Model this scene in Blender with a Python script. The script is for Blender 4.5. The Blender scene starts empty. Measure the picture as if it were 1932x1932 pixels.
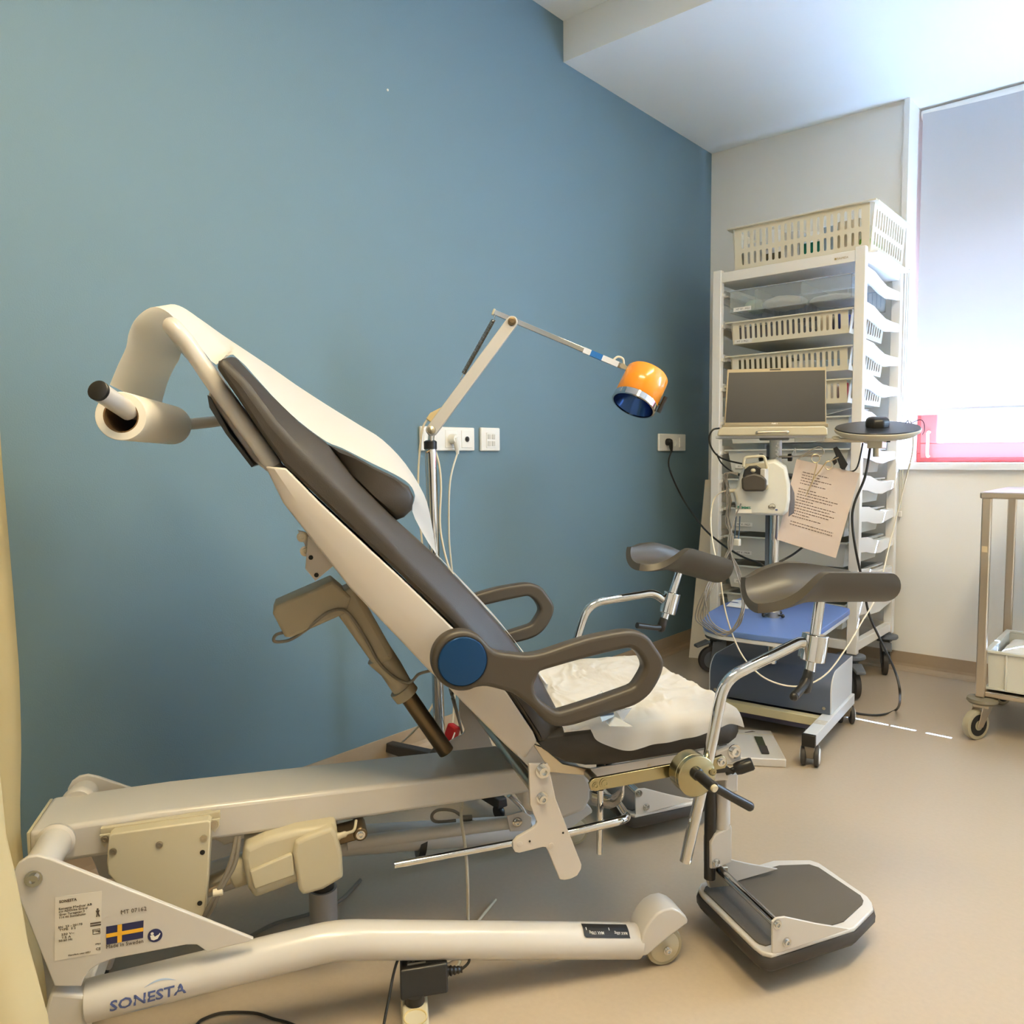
# A gynaecology examination room: reclined examination chair, urodynamics cart, storage rack, lamp, trolley, window.
import bpy, bmesh, math, random
from mathutils import Vector, Matrix, noise
random.seed(7)
SC = bpy.context.scene
COL = SC.collection
V = Vector

# ------------------------------------------------------------------ camera, sky, sun, lamps, exposure
CAM_R = ((0.75664, 0.65377, -0.00786), (0.04101, -0.05947, -0.99739), (-0.65253, 0.75435, -0.07181))
CAM_H, CAM_F = 1.05, 1479.54
cam_d = bpy.data.cameras.new('camera')
cam_d.sensor_width = 36.0
cam_d.lens = CAM_F / 1932 * 36.0
cam_d.clip_start = 0.02
cam = bpy.data.objects.new('camera', cam_d)
COL.objects.link(cam)
_r, _d, _f = (V(CAM_R[0]).normalized(), V(CAM_R[1]).normalized(), V(CAM_R[2]).normalized())
cam.matrix_world = Matrix(((_r.x, -_d.x, -_f.x, 0), (_r.y, -_d.y, -_f.y, 0), (_r.z, -_d.z, -_f.z, CAM_H), (0, 0, 0, 1)))
SC.camera = cam

world = bpy.data.worlds.new('sky')
SC.world = world
world.use_nodes = True
wn = world.node_tree
bg = wn.nodes['Background']
bg.inputs[0].default_value = (0.56, 0.68, 1.0, 1)
bg.inputs[1].default_value = 3.4

def lamp(name, kind, loc, energy, color, size=None, size_y=None, aim=None, angle=None):
    d = bpy.data.lights.new(name, kind)
    d.energy = energy
    d.color = color
    if kind == 'AREA':
        d.shape = 'RECTANGLE'
        d.size, d.size_y = size, size_y or size
    if angle is not None:
        d.angle = angle
    o = bpy.data.objects.new(name, d)
    COL.objects.link(o)
    o.location = loc
    if aim is not None:
        o.rotation_euler = (V(aim)).to_track_quat('-Z', 'Y').to_euler()
    return o

lamp('sun', 'SUN', (2, 8, 6), 300.0, (0.31, 0.52, 0.95), aim=(-0.30, -1.0, -1.20), angle=0.004)
# the room's ceiling fittings, behind and above the camera
lamp('ceiling_lamp_light', 'AREA', (-0.30, 0.40, 2.80), 56.0, (1.0, 0.80, 0.47), 1.2, 0.3, aim=(0, 0, -1))
lamp('daylight', 'AREA', (1.6, 4.30, 1.72), 80.0, (0.43, 0.71, 1.0), 1.05, 1.3, aim=(-0.25, -1, -0.12))
lamp('ceiling_lamp_light', 'AREA', (0.10, 1.75, 2.80), 40.0, (1.0, 0.86, 0.54), 0.3, 1.2, aim=(0, 0, -1))

SC.view_settings.view_transform = 'Standard'
SC.view_settings.look = 'None'
SC.view_settings.gamma = 1.0
SC.view_settings.use_curve_mapping = False
SC.view_settings.exposure = 0.03
SC.cycles.use_denoising = True
SC.cycles.max_bounces = 10
SC.cycles.diffuse_bounces = 6
SC.cycles.transparent_max_bounces = 16
SC.cycles.caustics_reflective = False
SC.cycles.caustics_refractive = False
SC.cycles.sample_clamp_indirect = 60.0

# ------------------------------------------------------------------ where a picture point meets a real plane
C0 = V((0, 0, CAM_H))
def ray(px, py):
    x, y = px - 966.0, py - 966.0
    return _r * x + _d * y + _f * CAM_F
def hit(px, py, p0, n):
    d = ray(px, py)
    return C0 + d * ((V(p0) - C0).dot(n) / d.dot(n))
def onz(px, py, z): return hit(px, py, (0, 0, z), V((0, 0, 1)))
def onx(px, py, x): return hit(px, py, (x, 0, 0), V((1, 0, 0)))
def ony(px, py, y): return hit(px, py, (0, y, 0), V((0, 1, 0)))
FH = V((_f.x, _f.y, 0)).normalized()
def onf(px, py, p0): return hit(px, py, p0, FH)          # upright plane through p0 that faces the room
# the examination chair's own axes: u along it towards the seat, v across it towards the blue wall, z up
_a = math.radians(57)
AU = V((math.cos(_a), math.sin(_a), 0))
AV = V((-math.sin(_a), math.cos(_a), 0))
AZ = V((0, 0, 1))
CO = V((-0.797, 1.372, 0)) + AV * 0.26
def W(u, v, z): return CO + AU * u + AV * v + AZ * z
def Q(px, py, v):
    p = hit(px, py, CO + AV * v, AV)
    return ((p - CO).dot(AU), p.z)
def P(px, py, v):
    return hit(px, py, CO + AV * v, AV)
def Qs(pts, v): return [Q(x, y, v) for x, y in pts]

# ------------------------------------------------------------------ materials
def lin(c):
    return tuple((x / 12.92 if x <= 0.04045 else ((x + 0.055) / 1.055) ** 2.4) for x in c)
def rgb(r, g, b): return lin((r / 255.0, g / 255.0, b / 255.0))
MATS = {}
def mat(name, col, rough=0.5, metal=0.0, spec=0.5, bump=0.0, bscale=200.0, var=0.0, vscale=3.0, coat=0.0, alpha=1.0, trans=0.0, emit=None, aniso=None):
    m = bpy.data.materials.new(name)
    m.use_nodes = True
    nt = m.node_tree
    b = nt.nodes['Principled BSDF']
    b.inputs['Base Color'].default_value = (*col, 1)
    b.inputs['Roughness'].default_value = rough
    b.inputs['Metallic'].default_value = metal
    b.inputs['Specular IOR Level'].default_value = spec
    b.inputs['Coat Weight'].default_value = coat
    b.inputs['Coat Roughness'].default_value = 0.1
    b.inputs['Alpha'].default_value = alpha
    b.inputs['Transmission Weight'].default_value = trans
    if emit:
        b.inputs['Emission Color'].default_value = (*emit[0], 1)
        b.inputs['Emission Strength'].default_value = emit[1]
    tc = nt.nodes.new('ShaderNodeTexCoord')
    if bump:
        n = nt.nodes.new('ShaderNodeTexNoise')
        n.inputs['Scale'].default_value = bscale
        n.inputs['Detail'].default_value = 3
        nt.links.new(tc.outputs['Object'], n.inputs['Vector'])
        bp = nt.nodes.new('ShaderNodeBump')
        bp.inputs['Strength'].default_value = bump
        bp.inputs['Distance'].default_value = 0.002
        nt.links.new(n.outputs['Fac'], bp.inputs['Height'])
        nt.links.new(bp.outputs['Normal'], b.inputs['Normal'])
    if var:
        n = nt.nodes.new('ShaderNodeTexNoise')
        n.inputs['Scale'].default_value = vscale
        n.inputs['Detail'].default_value = 5
        nt.links.new(tc.outputs['Object'], n.inputs['Vector'])
        mx = nt.nodes.new('ShaderNodeMix')
        mx.data_type = 'RGBA'
        mx.inputs['A'].default_value = (*[c * (1 - var) for c in col], 1)
        mx.inputs['B'].default_value = (*[min(1, c * (1 + var)) for c in col], 1)
        nt.links.new(n.outputs['Fac'], mx.inputs['Factor'])
        nt.links.new(mx.outputs['Result'], b.inputs['Base Color'])
    MATS[name] = m
    return m

M_blue = mat('blue_wall_paint', (0.152, 0.236, 0.284), 0.55, bump=0.25, bscale=260, var=0.02, vscale=1.3, spec=0.3)
M_white = mat('white_wall_paint', (0.88, 0.84, 0.76), 0.6, bump=0.25, bscale=260, spec=0.3)
M_ceil = mat('ceiling_paint', (0.88, 0.88, 0.84), 0.7, spec=0.2)
M_floor = mat('vinyl_floor', (0.435, 0.350, 0.254), 0.36, bump=0.05, bscale=400, var=0.06, vscale=90, spec=0.45)
M_cove = mat('vinyl_cove', (0.40, 0.30, 0.20), 0.4, var=0.05, vscale=60)
M_cream = mat('powder_coated_white', (0.55, 0.52, 0.485), 0.28, spec=0.5, coat=0.25)
M_shell = mat('moulded_cream_shell', (0.53, 0.485, 0.44), 0.38, spec=0.5)
M_plas = mat('cream_plastic', rgb(190, 181, 156), 0.4)
M_act = mat('actuator_plastic', rgb(160, 149, 127), 0.5)
M_vinyl = mat('dark_upholstery', rgb(54, 48, 41), 0.45, bump=0.10, bscale=500, spec=0.45)
M_grey = mat('grey_soft_plastic', rgb(66, 59, 50), 0.42, spec=0.5)
M_pad = mat('leg_rest_foam', rgb(70, 64, 54), 0.40, bump=0.04, bscale=700, spec=0.5)
M_blk = mat('black_plastic', rgb(30, 28, 27), 0.35)
M_rub = mat('dark_rubber', rgb(58, 54, 52), 0.55)
M_grip = mat('grip_rubber', rgb(88, 81, 71), 0.8, bump=0.5, bscale=900)
M_chrome = mat('chrome', rgb(210, 210, 210), 0.08, metal=1.0)
M_steel = mat('brushed_steel', rgb(196, 186, 166), 0.3, metal=1.0, bump=0.05, bscale=300)
M_yzinc = mat('yellow_zinc_steel', rgb(172, 164, 132), 0.24, metal=1.0)
M_dmetal = mat('dark_bronze_metal', rgb(112, 96, 74), 0.35, metal=0.8)
M_cap = mat('anodised_blue', rgb(12, 64, 112), 0.3, metal=0.5, spec=0.6)
M_tan = mat('tan_rubber', rgb(168, 158, 132), 0.6)
M_gwheel = mat('grey_rubber', rgb(96, 98, 100), 0.5)
M_paper = mat('paper', rgb(230, 226, 218), 0.8, spec=0.15)
M_ink = mat('ink', rgb(84, 72, 62), 0.7)
M_inkb = mat('blue_ink', rgb(74, 88, 140), 0.5)
M_navy = mat('navy_print', rgb(36, 40, 84), 0.5)
M_yel = mat('yellow_print', rgb(232, 176, 48), 0.5)
M_wsock = mat('white_socket_plastic', rgb(232, 228, 218), 0.35)
M_dark = mat('dark_hole', rgb(24, 22, 20), 0.7)
M_cable = mat('white_cable', rgb(214, 204, 182), 0.45)
M_gcable = mat('grey_cable', rgb(116, 109, 98), 0.5)
M_bcable = mat('black_cable', rgb(28, 26, 24), 0.4)

def fabric_mat(name, col, tr, rough=0.9, alpha_clear=0.0):
    """A sheet that scatters light on both sides: paper, cloth, blind."""
    m = bpy.data.materials.new(name)
    m.use_nodes = True
    nt = m.node_tree
    out = nt.nodes['Material Output']
    nt.nodes.remove(nt.nodes['Principled BSDF'])
    d = nt.nodes.new('ShaderNodeBsdfDiffuse')
    t = nt.nodes.new('ShaderNodeBsdfTranslucent')
    d.inputs[0].default_value = (*col, 1)
    t.inputs[0].default_value = (*col, 1)
    mx = nt.nodes.new('ShaderNodeMixShader')
    mx.inputs[0].default_value = tr
    nt.links.new(d.outputs[0], mx.inputs[1])
    nt.links.new(t.outputs[0], mx.inputs[2])
    last = mx
    tc = nt.nodes.new('ShaderNodeTexCoord')
    n = nt.nodes.new('ShaderNodeTexNoise')
    n.inputs['Scale'].default_value = 220
    nt.links.new(tc.outputs['Object'], n.inputs['Vector'])
    bp = nt.nodes.new('ShaderNodeBump')
    bp.inputs['Strength'].default_value = 0.15
    bp.inputs['Distance'].default_value = 0.001
    nt.links.new(n.outputs['Fac'], bp.inputs['Height'])
    nt.links.new(bp.outputs['Normal'], d.inputs['Normal'])
    if alpha_clear:
        tp = nt.nodes.new('ShaderNodeBsdfTransparent')
        m2 = nt.nodes.new('ShaderNodeMixShader')
        m2.inputs[0].default_value = alpha_clear
        nt.links.new(mx.outputs[0], m2.inputs[1])
        nt.links.new(tp.outputs[0], m2.inputs[2])
        last = m2
    nt.links.new(last.outputs[0], out.inputs[0])
    return m

def clear_mat(name, col, keep, rough=0.05):
    """Thin clear glass or plastic: mostly see-through with a gloss."""
    m = bpy.data.materials.new(name)
    m.use_nodes = True
    nt = m.node_tree
    out = nt.nodes['Material Output']
    b = nt.nodes['Principled BSDF']
    b.inputs['Base Color'].default_value = (*col, 1)
    b.inputs['Roughness'].default_value = rough
    tp = nt.nodes.new('ShaderNodeBsdfTransparent')
    mx = nt.nodes.new('ShaderNodeMixShader')
    mx.inputs[0].default_value = keep
    nt.links.new(tp.outputs[0], mx.inputs[1])
    nt.links.new(b.outputs[0], mx.inputs[2])
    nt.links.new(mx.outputs[0], out.inputs[0])
    return m

M_tissue = fabric_mat('tissue_paper', rgb(232, 228, 222), 0.40)
M_curt = fabric_mat('curtain_cloth', (0.66, 0.56, 0.34), 0.35)
M_blind = fabric_mat('blind_cloth', (0.62, 0.62, 0.62), 0.17)
M_glass = clear_mat('window_glass', (0.8, 0.85, 0.85), 0.08)
M_clear = clear_mat('clear_plastic', rgb(200, 208, 210), 0.22)
M_film = clear_mat('plastic_film', rgb(206, 212, 220), 0.42, 0.2)

# ------------------------------------------------------------------ mesh building
ORG = {}
def prop(o, label=None, cat=None, group=None, kind=None):
    for k, v in (('label', label), ('category', cat), ('group', group), ('kind', kind)):
        if v: o[k] = v
    return o
def thing(name, loc, label, cat, group=None):
    o = bpy.data.objects.new(name, None)
    o.empty_display_size = 0.05
    COL.objects.link(o)
    o.location = loc
    ORG[o.name] = V(loc)
    return prop(o, label, cat, group)
def frame(path, i):
    n = len(path)
    a, b = path[max(i - 1, 0)], path[min(i + 1, n - 1)]
    return (b - a).normalized()
def catmull(pts, n=6, closed=False):
    pts = [V(p) for p in pts]
    out, N = [], len(pts)
    rng = range(N) if closed else range(N - 1)
    for i in rng:
        if closed:
            p0, p1, p2, p3 = pts[i - 1], pts[i], pts[(i + 1) % N], pts[(i + 2) % N]
        else:
            p0, p1, p2, p3 = pts[max(i - 1, 0)], pts[i], pts[i + 1], pts[min(i + 2, N - 1)]
        for k in range(n):
            t = k / n
            out.append(0.5 * ((2 * p1) + (p2 - p0) * t + (2 * p0 - 5 * p1 + 4 * p2 - p3) * t * t + (3 * p1 - p0 - 3 * p2 + p3) * t ** 3))
    if not closed: out.append(pts[-1])
    return out
def fillet(pts, r, n=5, closed=True):
    """Round the corners of a path; r is one radius or one per corner."""
    pts = [V(p) for p in pts]
    N, out = len(pts), []
    for i, p in enumerate(pts):
        ri = r[i] if isinstance(r, (list, tuple)) else r
        if not closed and i in (0, N - 1) or not ri:
            out.append(p); continue
        a, b = pts[i - 1] - p, pts[(i + 1) % N] - p
        la, lb = a.length, b.length
        if la < 1e-9 or lb < 1e-9: out.append(p); continue
        a, b = a / la, b / lb
        ang = a.angle(b, math.pi)
        t = min(ri / max(math.tan(ang / 2), 1e-3), la * 0.48, lb * 0.48)
        p0, p2 = p + a * t, p + b * t
        for k in range(n + 1):
            s = k / n
            out.append(p0 * (1 - s) ** 2 + p * 2 * s * (1 - s) + p2 * s * s)
    return out
def arc2(cx, cy, r, a0, a1, n):
    return [(cx + r * math.cos(math.radians(a0 + (a1 - a0) * k / n)), cy + r * math.sin(math.radians(a0 + (a1 - a0) * k / n))) for k in range(n + 1)]

class MB:
    def __init__(s): s.bm = bmesh.new()
    def verts(s, pts): return [s.bm.verts.new(p) for p in pts]
    def face(s, vs):
        try: return s.bm.faces.new(vs)
        except ValueError: return None
    def hexa(s, b, t):
        """b, t: four bottom points and the four above them, in the same turn."""
        vb, vt = s.verts(b), s.verts(t)
        s.face(vb[::-1]); s.face(vt)
        for i in range(4): s.face((vb[i], vb[(i + 1) % 4], vt[(i + 1) % 4], vt[i]))
        return s
    def box(s, c, size, R=None):
        x, y, z = size[0] / 2, size[1] / 2, size[2] / 2
        c = V(c)
        f = (lambda p: c + (R @ V(p))) if R else (lambda p: c + V(p))
        return s.hexa([f(p) for p in ((-x, -y, -z), (x, -y, -z), (x, y, -z), (-x, y, -z))], [f(p) for p in ((-x, -y, z), (x, -y, z), (x, y, z), (-x, y, z))])
    def bar(s, a, b, w, h, up=(0, 0, 1)):
        a, b, up = V(a), V(b), V(up)
        d = (b - a).normalized()
        sd = d.cross(up).normalized() * (w / 2)
        u = sd.cross(d).normalized() * (h / 2)
        return s.hexa([a - sd - u, a + sd - u, b + sd - u, b - sd - u], [a - sd + u, a + sd + u, b + sd + u, b - sd + u])
    def loft(s, rings, cap=True, closed=True):
        vr = [s.verts(r) for r in rings]
        for a, b in zip(vr[:-1], vr[1:]):
            n = len(a)
            for i in range(n if closed else n - 1):
                j = (i + 1) % n
                s.face((a[i], a[j], b[j], b[i]))
        if cap and closed:
            s.face(vr[0][::-1]); s.face(vr[-1])
        return s
    def grid(s, rows): return s.loft(rows, cap=False, closed=False)
    def tube(s, path, r, n=12, cap=True):
        path = [V(p) for p in path]
        q = [path[0]]
        for p in path[1:]:
            if (p - q[-1]).length > 1e-6: q.append(p)
        path = q
        t = frame(path, 0)
        ref = V((0, 0, 1)) if abs(t.z) < 0.9 else V((1, 0, 0))
        nrm = (ref - t * ref.dot(t)).normalized()
        rings = []
        for i, p in enumerate(path):
            t = frame(path, i)
            nrm = (nrm - t * nrm.dot(t)).normalized()
            bi = t.cross(nrm)
            ri = r[min(i, len(r) - 1)] if isinstance(r, (list, tuple)) else r
            rings.append([p + nrm * (ri * math.cos(2 * math.pi * k / n)) + bi * (ri * math.sin(2 * math.pi * k / n)) for k in range(n)])
        return s.loft(rings, cap)
    def lathe(s, prof, o, axis, n=24, cap=True):
        """prof: (radius, distance along the axis)."""
        o, ax = V(o), V(axis).normalized()
        ref = V((0, 0, 1)) if abs(ax.z) < 0.9 else V((1, 0, 0))
        x = (ref - ax * ref.dot(ax)).normalized()
        y = ax.cross(x)
        return s.loft([[o + ax * h + x * (max(r, 1e-4) * math.cos(2 * math.pi * k / n)) + y * (max(r, 1e-4) * math.sin(2 * math.pi * k / n)) for k in range(n)] for r, h in prof], cap)
    def cyl(s, a, b, r, n=20, r2=None):
        a, b = V(a), V(b)
        return s.lathe([(r, 0), (r if r2 is None else r2, (b - a).length)], a, b - a, n)
    def prism(s, pts, d):
        d = V(d)
        a, b = s.verts(pts), s.verts([V(p) + d for p in pts])
        s.face(a[::-1]); s.face(b)
        n = len(a)
        for i in range(n): s.face((a[i], a[(i + 1) % n], b[(i + 1) % n], b[i]))
        return s
    def ball(s, c, r, sc=(1, 1, 1), n=16, R=None):
        m = n // 2
        c = V(c)
        def f(th, ph):
            p = V((r * sc[0] * math.sin(th) * math.cos(ph), r * sc[1] * math.sin(th) * math.sin(ph), r * sc[2] * math.cos(th)))
            return c + (R @ p if R else p)
        return s.loft([[f(max(0.02, min(math.pi - 0.02, math.pi * i / m)), 2 * math.pi * k / n) for k in range(n)] for i in range(m + 1)])
    def add_mesh(s, me, fn):
        vs = s.verts([fn(v.co) for v in me.vertices])
        for p in me.polygons: s.face([vs[i] for i in p.vertices])
        bpy.data.meshes.remove(me)
        return s
    def plate(s, loops, th, fn, bevel=0.0, res=2):
        """A flat plate with holes: loops of 2-D points, thickness th, fn maps local (x, y, z) to the world."""
        cu = bpy.data.curves.new('tmp', 'CURVE')
        cu.dimensions = '2D'
        cu.fill_mode = 'BOTH'
        for lp in loops:
            sp = cu.splines.new('POLY')
            sp.points.add(len(lp) - 1)
            for q, p in zip(sp.points, lp): q.co = (p[0], p[1], 0, 1)
            sp.use_cyclic_u = True
        cu.extrude = max(th / 2 - bevel, 0)
        cu.bevel_depth = bevel
        cu.bevel_resolution = res
        cu.offset = -bevel
        return s._conv(cu, fn)
    def text(s, body, size, fn, th=0.0004, align='LEFT', sx=1.0, bold=0.0):
        cu = bpy.data.curves.new('tmp', 'FONT')
        cu.body = body
        cu.size = size
        cu.align_x = align
        cu.extrude = th / 2
        cu.resolution_u = 2
        cu.offset = bold
        return s._conv(cu, lambda c: fn(V((c.x * sx, c.y, c.z))))
    def _conv(s, cu, fn):
        o = bpy.data.objects.new('tmp', cu)
        COL.objects.link(o)
        dg = bpy.context.evaluated_depsgraph_get()
        me = bpy.data.meshes.new_from_object(o.evaluated_get(dg))
        bpy.data.objects.remove(o)
        bpy.data.curves.remove(cu)
        return s.add_mesh(me, fn)
    def build(s, name, m, parent=None, bevel=0.0, seg=2, smooth=40, sub=0, solid=0.0, origin=None, **kw):
        bmesh.ops.recalc_face_normals(s.bm, faces=s.bm.faces[:])
        me = bpy.data.meshes.new(name)
        if parent is not None: og = ORG[parent.name]
        elif origin is not None: og = V(origin)
        else:
            ps = [v.co for v in s.bm.verts]
            og = V(((min(p.x for p in ps) + max(p.x for p in ps)) / 2, (min(p.y for p in ps) + max(p.y for p in ps)) / 2, min(p.z for p in ps)))
        for v in s.bm.verts: v.co -= og
        s.bm.to_mesh(me)
        s.bm.free()
        if smooth:
            for p in me.polygons: p.use_smooth = True
            me.set_sharp_from_angle(angle=math.radians(smooth))
        me.materials.append(m)
        o = bpy.data.objects.new(name, me)
        COL.objects.link(o)
        if parent is not None: o.parent = parent
        else: o.location = og
        ORG[o.name] = og.copy()
        if solid:
            k = o.modifiers.new('thickness', 'SOLIDIFY'); k.thickness = solid; k.offset = 0
        if bevel:
            k = o.modifiers.new('edge', 'BEVEL'); k.width = bevel; k.segments = seg; k.limit_method = 'ANGLE'; k.angle_limit = math.radians(38); k.harden_normals = False
        if sub:
            k = o.modifiers.new('smooth', 'SUBSURF'); k.levels = sub; k.render_levels = sub
        return prop(o, **kw)
def dup(o, loc=None, rotz=None, parent=None):
    """A copy of a thing with copies of its parts and sub-parts."""
    c = o.copy()
    COL.objects.link(c)
    ORG[c.name] = ORG[o.name].copy()
    if parent is not None: c.parent = parent
    if loc is not None: c.location = loc; ORG[c.name] = V(loc)
    if rotz is not None: c.rotation_euler = (0, 0, rotz)
    for ch in list(o.children): dup(ch, parent=c)
    return c
def side_fn(v):
    """Local x, y, z of a plate -> chair side plane at v: x along u, y up, z towards the viewer's side."""
    return lambda c: W(c.x, v - c.z, c.y)
def bolt(name, c, axis, r, parent, m=None, h=0.006):
    b = MB()
    b.lathe([(r * 1.5, -0.001), (r * 1.5, 0.0015), (r, 0.0016), (r, h), (r * 0.55, h), (r * 0.5, h * 0.5)], c, axis, 14)
    return b.build(name, m or M_chrome, parent, smooth=30)

# ------------------------------------------------------------------ the room
XB, YW, ZC, ZH = -2.05, 4.06, 2.685, 2.85          # blue wall, window wall, soffit, high ceiling
XR, YB = 2.3, -2.2                                  # the walls behind the camera
def struct(b, name, m, **k): return b.build(name, m, kind='structure', smooth=0, **k)
struct(MB().box(((XB + XR) / 2, (YB + YW) / 2 + 0.1, -0.05), (XR - XB + 0.6, YW - YB + 0.6, 0.1)), 'floor', M_floor)
struct(MB().box((XB - 0.05, (YB + YW) / 2, 1.5), (0.1, YW - YB + 0.2, 3.0)), 'wall_blue', M_blue)
struct(MB().box((XR + 0.05, (YB + YW) / 2, 1.5), (0.1, YW - YB + 0.2, 3.0)), 'wall_right', M_white)
struct(MB().box(((XB + XR) / 2, YB - 0.05, 1.5), (XR - XB + 0.2, 0.1, 3.0)), 'wall_back', M_white)
# window wall with its opening from the sill to the soffit
WX0, WX1, ZS, WD = -1.05, 0.85, 1.0, 0.30
VX0, VX1 = 1.0, 2.2                                # second window, beyond the right edge of the picture
w = MB()
w.box(((XB + WX0) / 2, YW + WD / 2, ZC / 2 + 0.1), (WX0 - XB, WD, ZC + 0.2))
w.box(((VX0 + WX1) / 2, YW + WD / 2, ZC / 2 + 0.1), (VX0 - WX1, WD, ZC + 0.2))
w.box(((XR + VX1) / 2 + 0.05, YW + WD / 2, ZC / 2 + 0.1), (XR - VX1 + 0.1, WD, ZC + 0.2))
w.box(((VX0 + VX1) / 2, YW + WD / 2, (ZS - 0.03) / 2), (VX1 - VX0, WD, ZS - 0.03))
w.box(((VX0 + VX1) / 2, YW + WD / 2, (2.45 + ZC) / 2 + 0.1), (VX1 - VX0, WD, ZC - 2.45 + 0.2))
w.box(((WX0 + WX1) / 2, YW + WD / 2, (ZS - 0.03) / 2), (WX1 - WX0, WD, ZS - 0.03))
struct(w, 'wall_window', M_white)
struct(MB().box(((XB + XR) / 2, (2.72 + YW + WD) / 2, (ZC + ZH) / 2 + 0.1), (XR - XB, YW + WD - 2.72, ZH - ZC + 0.2)), 'ceiling_soffit', M_ceil)
struct(MB().box(((XB + XR) / 2, (2.72 + YB) / 2, ZH + 0.05), (XR - XB + 0.2, 2.72 - YB + 0.2, 0.1)), 'ceiling', M_ceil)
# cove skirting: floor vinyl turned up the wall with a rounded foot
def cove(name, a, b, inward):
    a, b, n = V(a), V(b), V(inward)
    prof = [(0.0, 0.09), (0.004, 0.09), (0.004, 0.035)] + [(0.004 + 0.031 * (1 - math.cos(t)), 0.035 - 0.0345 * math.sin(t)) for t in (0.4, 0.8, 1.2, 1.57)] + [(0.0, 0.0005)]
    struct(MB().loft([[p + n * x + V((0, 0, z)) for x, z in prof] for p in (a, b)]), name, M_cove)
cove('baseboard_blue', (XB, YB, 0), (XB, YW, 0), (1, 0, 0))
cove('baseboard_window', (XB, YW, 0), (XR, YW, 0), (0, -1, 0))
# white casing down the left edge of the window, sill board, upper panel, red sash with glass
struct(MB().box((WX0 - 0.012, YW - 0.008, (ZS + ZC) / 2), (0.024, 0.016, ZC - ZS)), 'trim_1', M_white)
struct(MB().box(((WX0 + WX1) / 2, YW + WD / 2 - 0.02, ZS - 0.015), (WX1 - WX0 + 0.02, WD + 0.03, 0.03)), 'window_sill', mat('white_sill', rgb(240, 238, 234), 0.3))
M_red = mat('red_window_paint', (0.58, 0.085, 0.065), 0.4)
YF = YW + 0.26                                       # face of the window frame
ZT = 2.16                                            # top of the glazing
fr = bpy.data.objects.new('window_1', None); COL.objects.link(fr); fr.location = (WX0, YF, ZS); ORG['window_1'] = V((WX0, YF, ZS)); fr['kind'] = 'structure'
def rect_frame(b, x0, x1, z0, z1, y0, y1, w):
    for c, sx, sz in ((((x0 + x1) / 2, z0 + w / 2), x1 - x0, w), (((x0 + x1) / 2, z1 - w / 2), x1 - x0, w), ((x0 + w / 2, (z0 + z1) / 2), w, z1 - z0 - 2 * w), ((x1 - w / 2, (z0 + z1) / 2), w, z1 - z0 - 2 * w)):
        b.box((c[0], (y0 + y1) / 2, c[1]), (sx, y1 - y0, sz))
b = MB(); rect_frame(b, WX0, WX1, ZS, ZT, YF + 0.02, YF + 0.09, 0.045); b.build('window_frame', M_red, fr, bevel=0.003)
for x0, x1 in ((WX0 + 0.02, 0.35), (0.36, WX1 - 0.02)):
    b = MB(); rect_frame(b, x0, x1, ZS + 0.02, ZT - 0.02, YF, YF + 0.055, 0.075); sa = b.build('window_sash', M_red, fr, bevel=0.004)
    b = MB(); b.box(((x0 + x1) / 2, YF + 0.03, (ZS + ZT) / 2), (x1 - x0 - 0.14, 0.006, ZT - ZS - 0.17)); b.build('window_pane', M_glass, fr, smooth=0)
b = MB(); b.tube(fillet([(WX0 + 0.06, YF, 1.03), (WX0 + 0.06, YF - 0.028, 1.03), (WX0 + 0.06, YF - 0.028, 1.15), (WX0 + 0.06, YF, 1.15)], 0.012, closed=False), 0.007, 8)
b.build('window_handle', M_white, fr)
struct(MB().box(((WX0 + WX1) / 2, YF + 0.09, (ZT + ZC) / 2 + 0.1), (WX1 - WX0 + 0.2, 0.12, ZC - ZT + 0.2)), 'wall_lintel', M_white)
f2 = bpy.data.objects.new('window_2', None); COL.objects.link(f2); f2.location = (VX0, YF, ZS); ORG['window_2'] = V((VX0, YF, ZS)); f2['kind'] = 'structure'
b = MB(); rect_frame(b, VX0, VX1, ZS, 2.45, YF, YF + 0.09, 0.06); b.build('window_frame', M_red, f2, bevel=0.003)
b = MB(); b.box(((VX0 + VX1) / 2, YF + 0.05, (ZS + 2.45) / 2), (VX1 - VX0 - 0.12, 0.006, 2.45 - ZS - 0.12)); b.build('window_pane', M_glass, f2, smooth=0)
# unseen slab added outside, above the window, to keep direct sun off the blind
struct(MB().box(((WX0 + VX1) / 2, YW + 0.34 + 0.31, 2.24), (VX1 - WX0 + 1.6, 0.62, 0.07)), 'added_sun_shield', M_white)
# roller blind
YL, ZB = YW + 0.145, 1.236
bl = thing('roller_blind', (WX0 + 0.02, YL, ZB), 'pale grey roller blind drawn down almost to the red window sill', 'blind')
b = MB()
rows = []
for i in range(25):
    z = ZB + (ZC - 0.03 - ZB) * i / 24
    rows.append([V((WX0 + 0.018 + (WX1 - WX0 - 0.036) * k / 12, YL + 0.002 * math.sin(k * 1.1 + i * 0.2), z)) for k in range(13)])
b.grid(rows); b.build('blind_cloth', M_blind, bl)
b = MB(); b.box(((WX0 + WX1) / 2, YL, ZB + 0.006), (WX1 - WX0 - 0.036, 0.010, 0.022)); b.build('bottom_bar', mat('blind_bar', rgb(214, 218, 222), 0.4), bl, bevel=0.003)
b = MB(); b.cyl((WX0 + 0.01, YL + 0.02, ZC - 0.03), (WX1 - 0.01, YL + 0.02, ZC - 0.03), 0.022); b.build('roller', M_white, bl)
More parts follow.
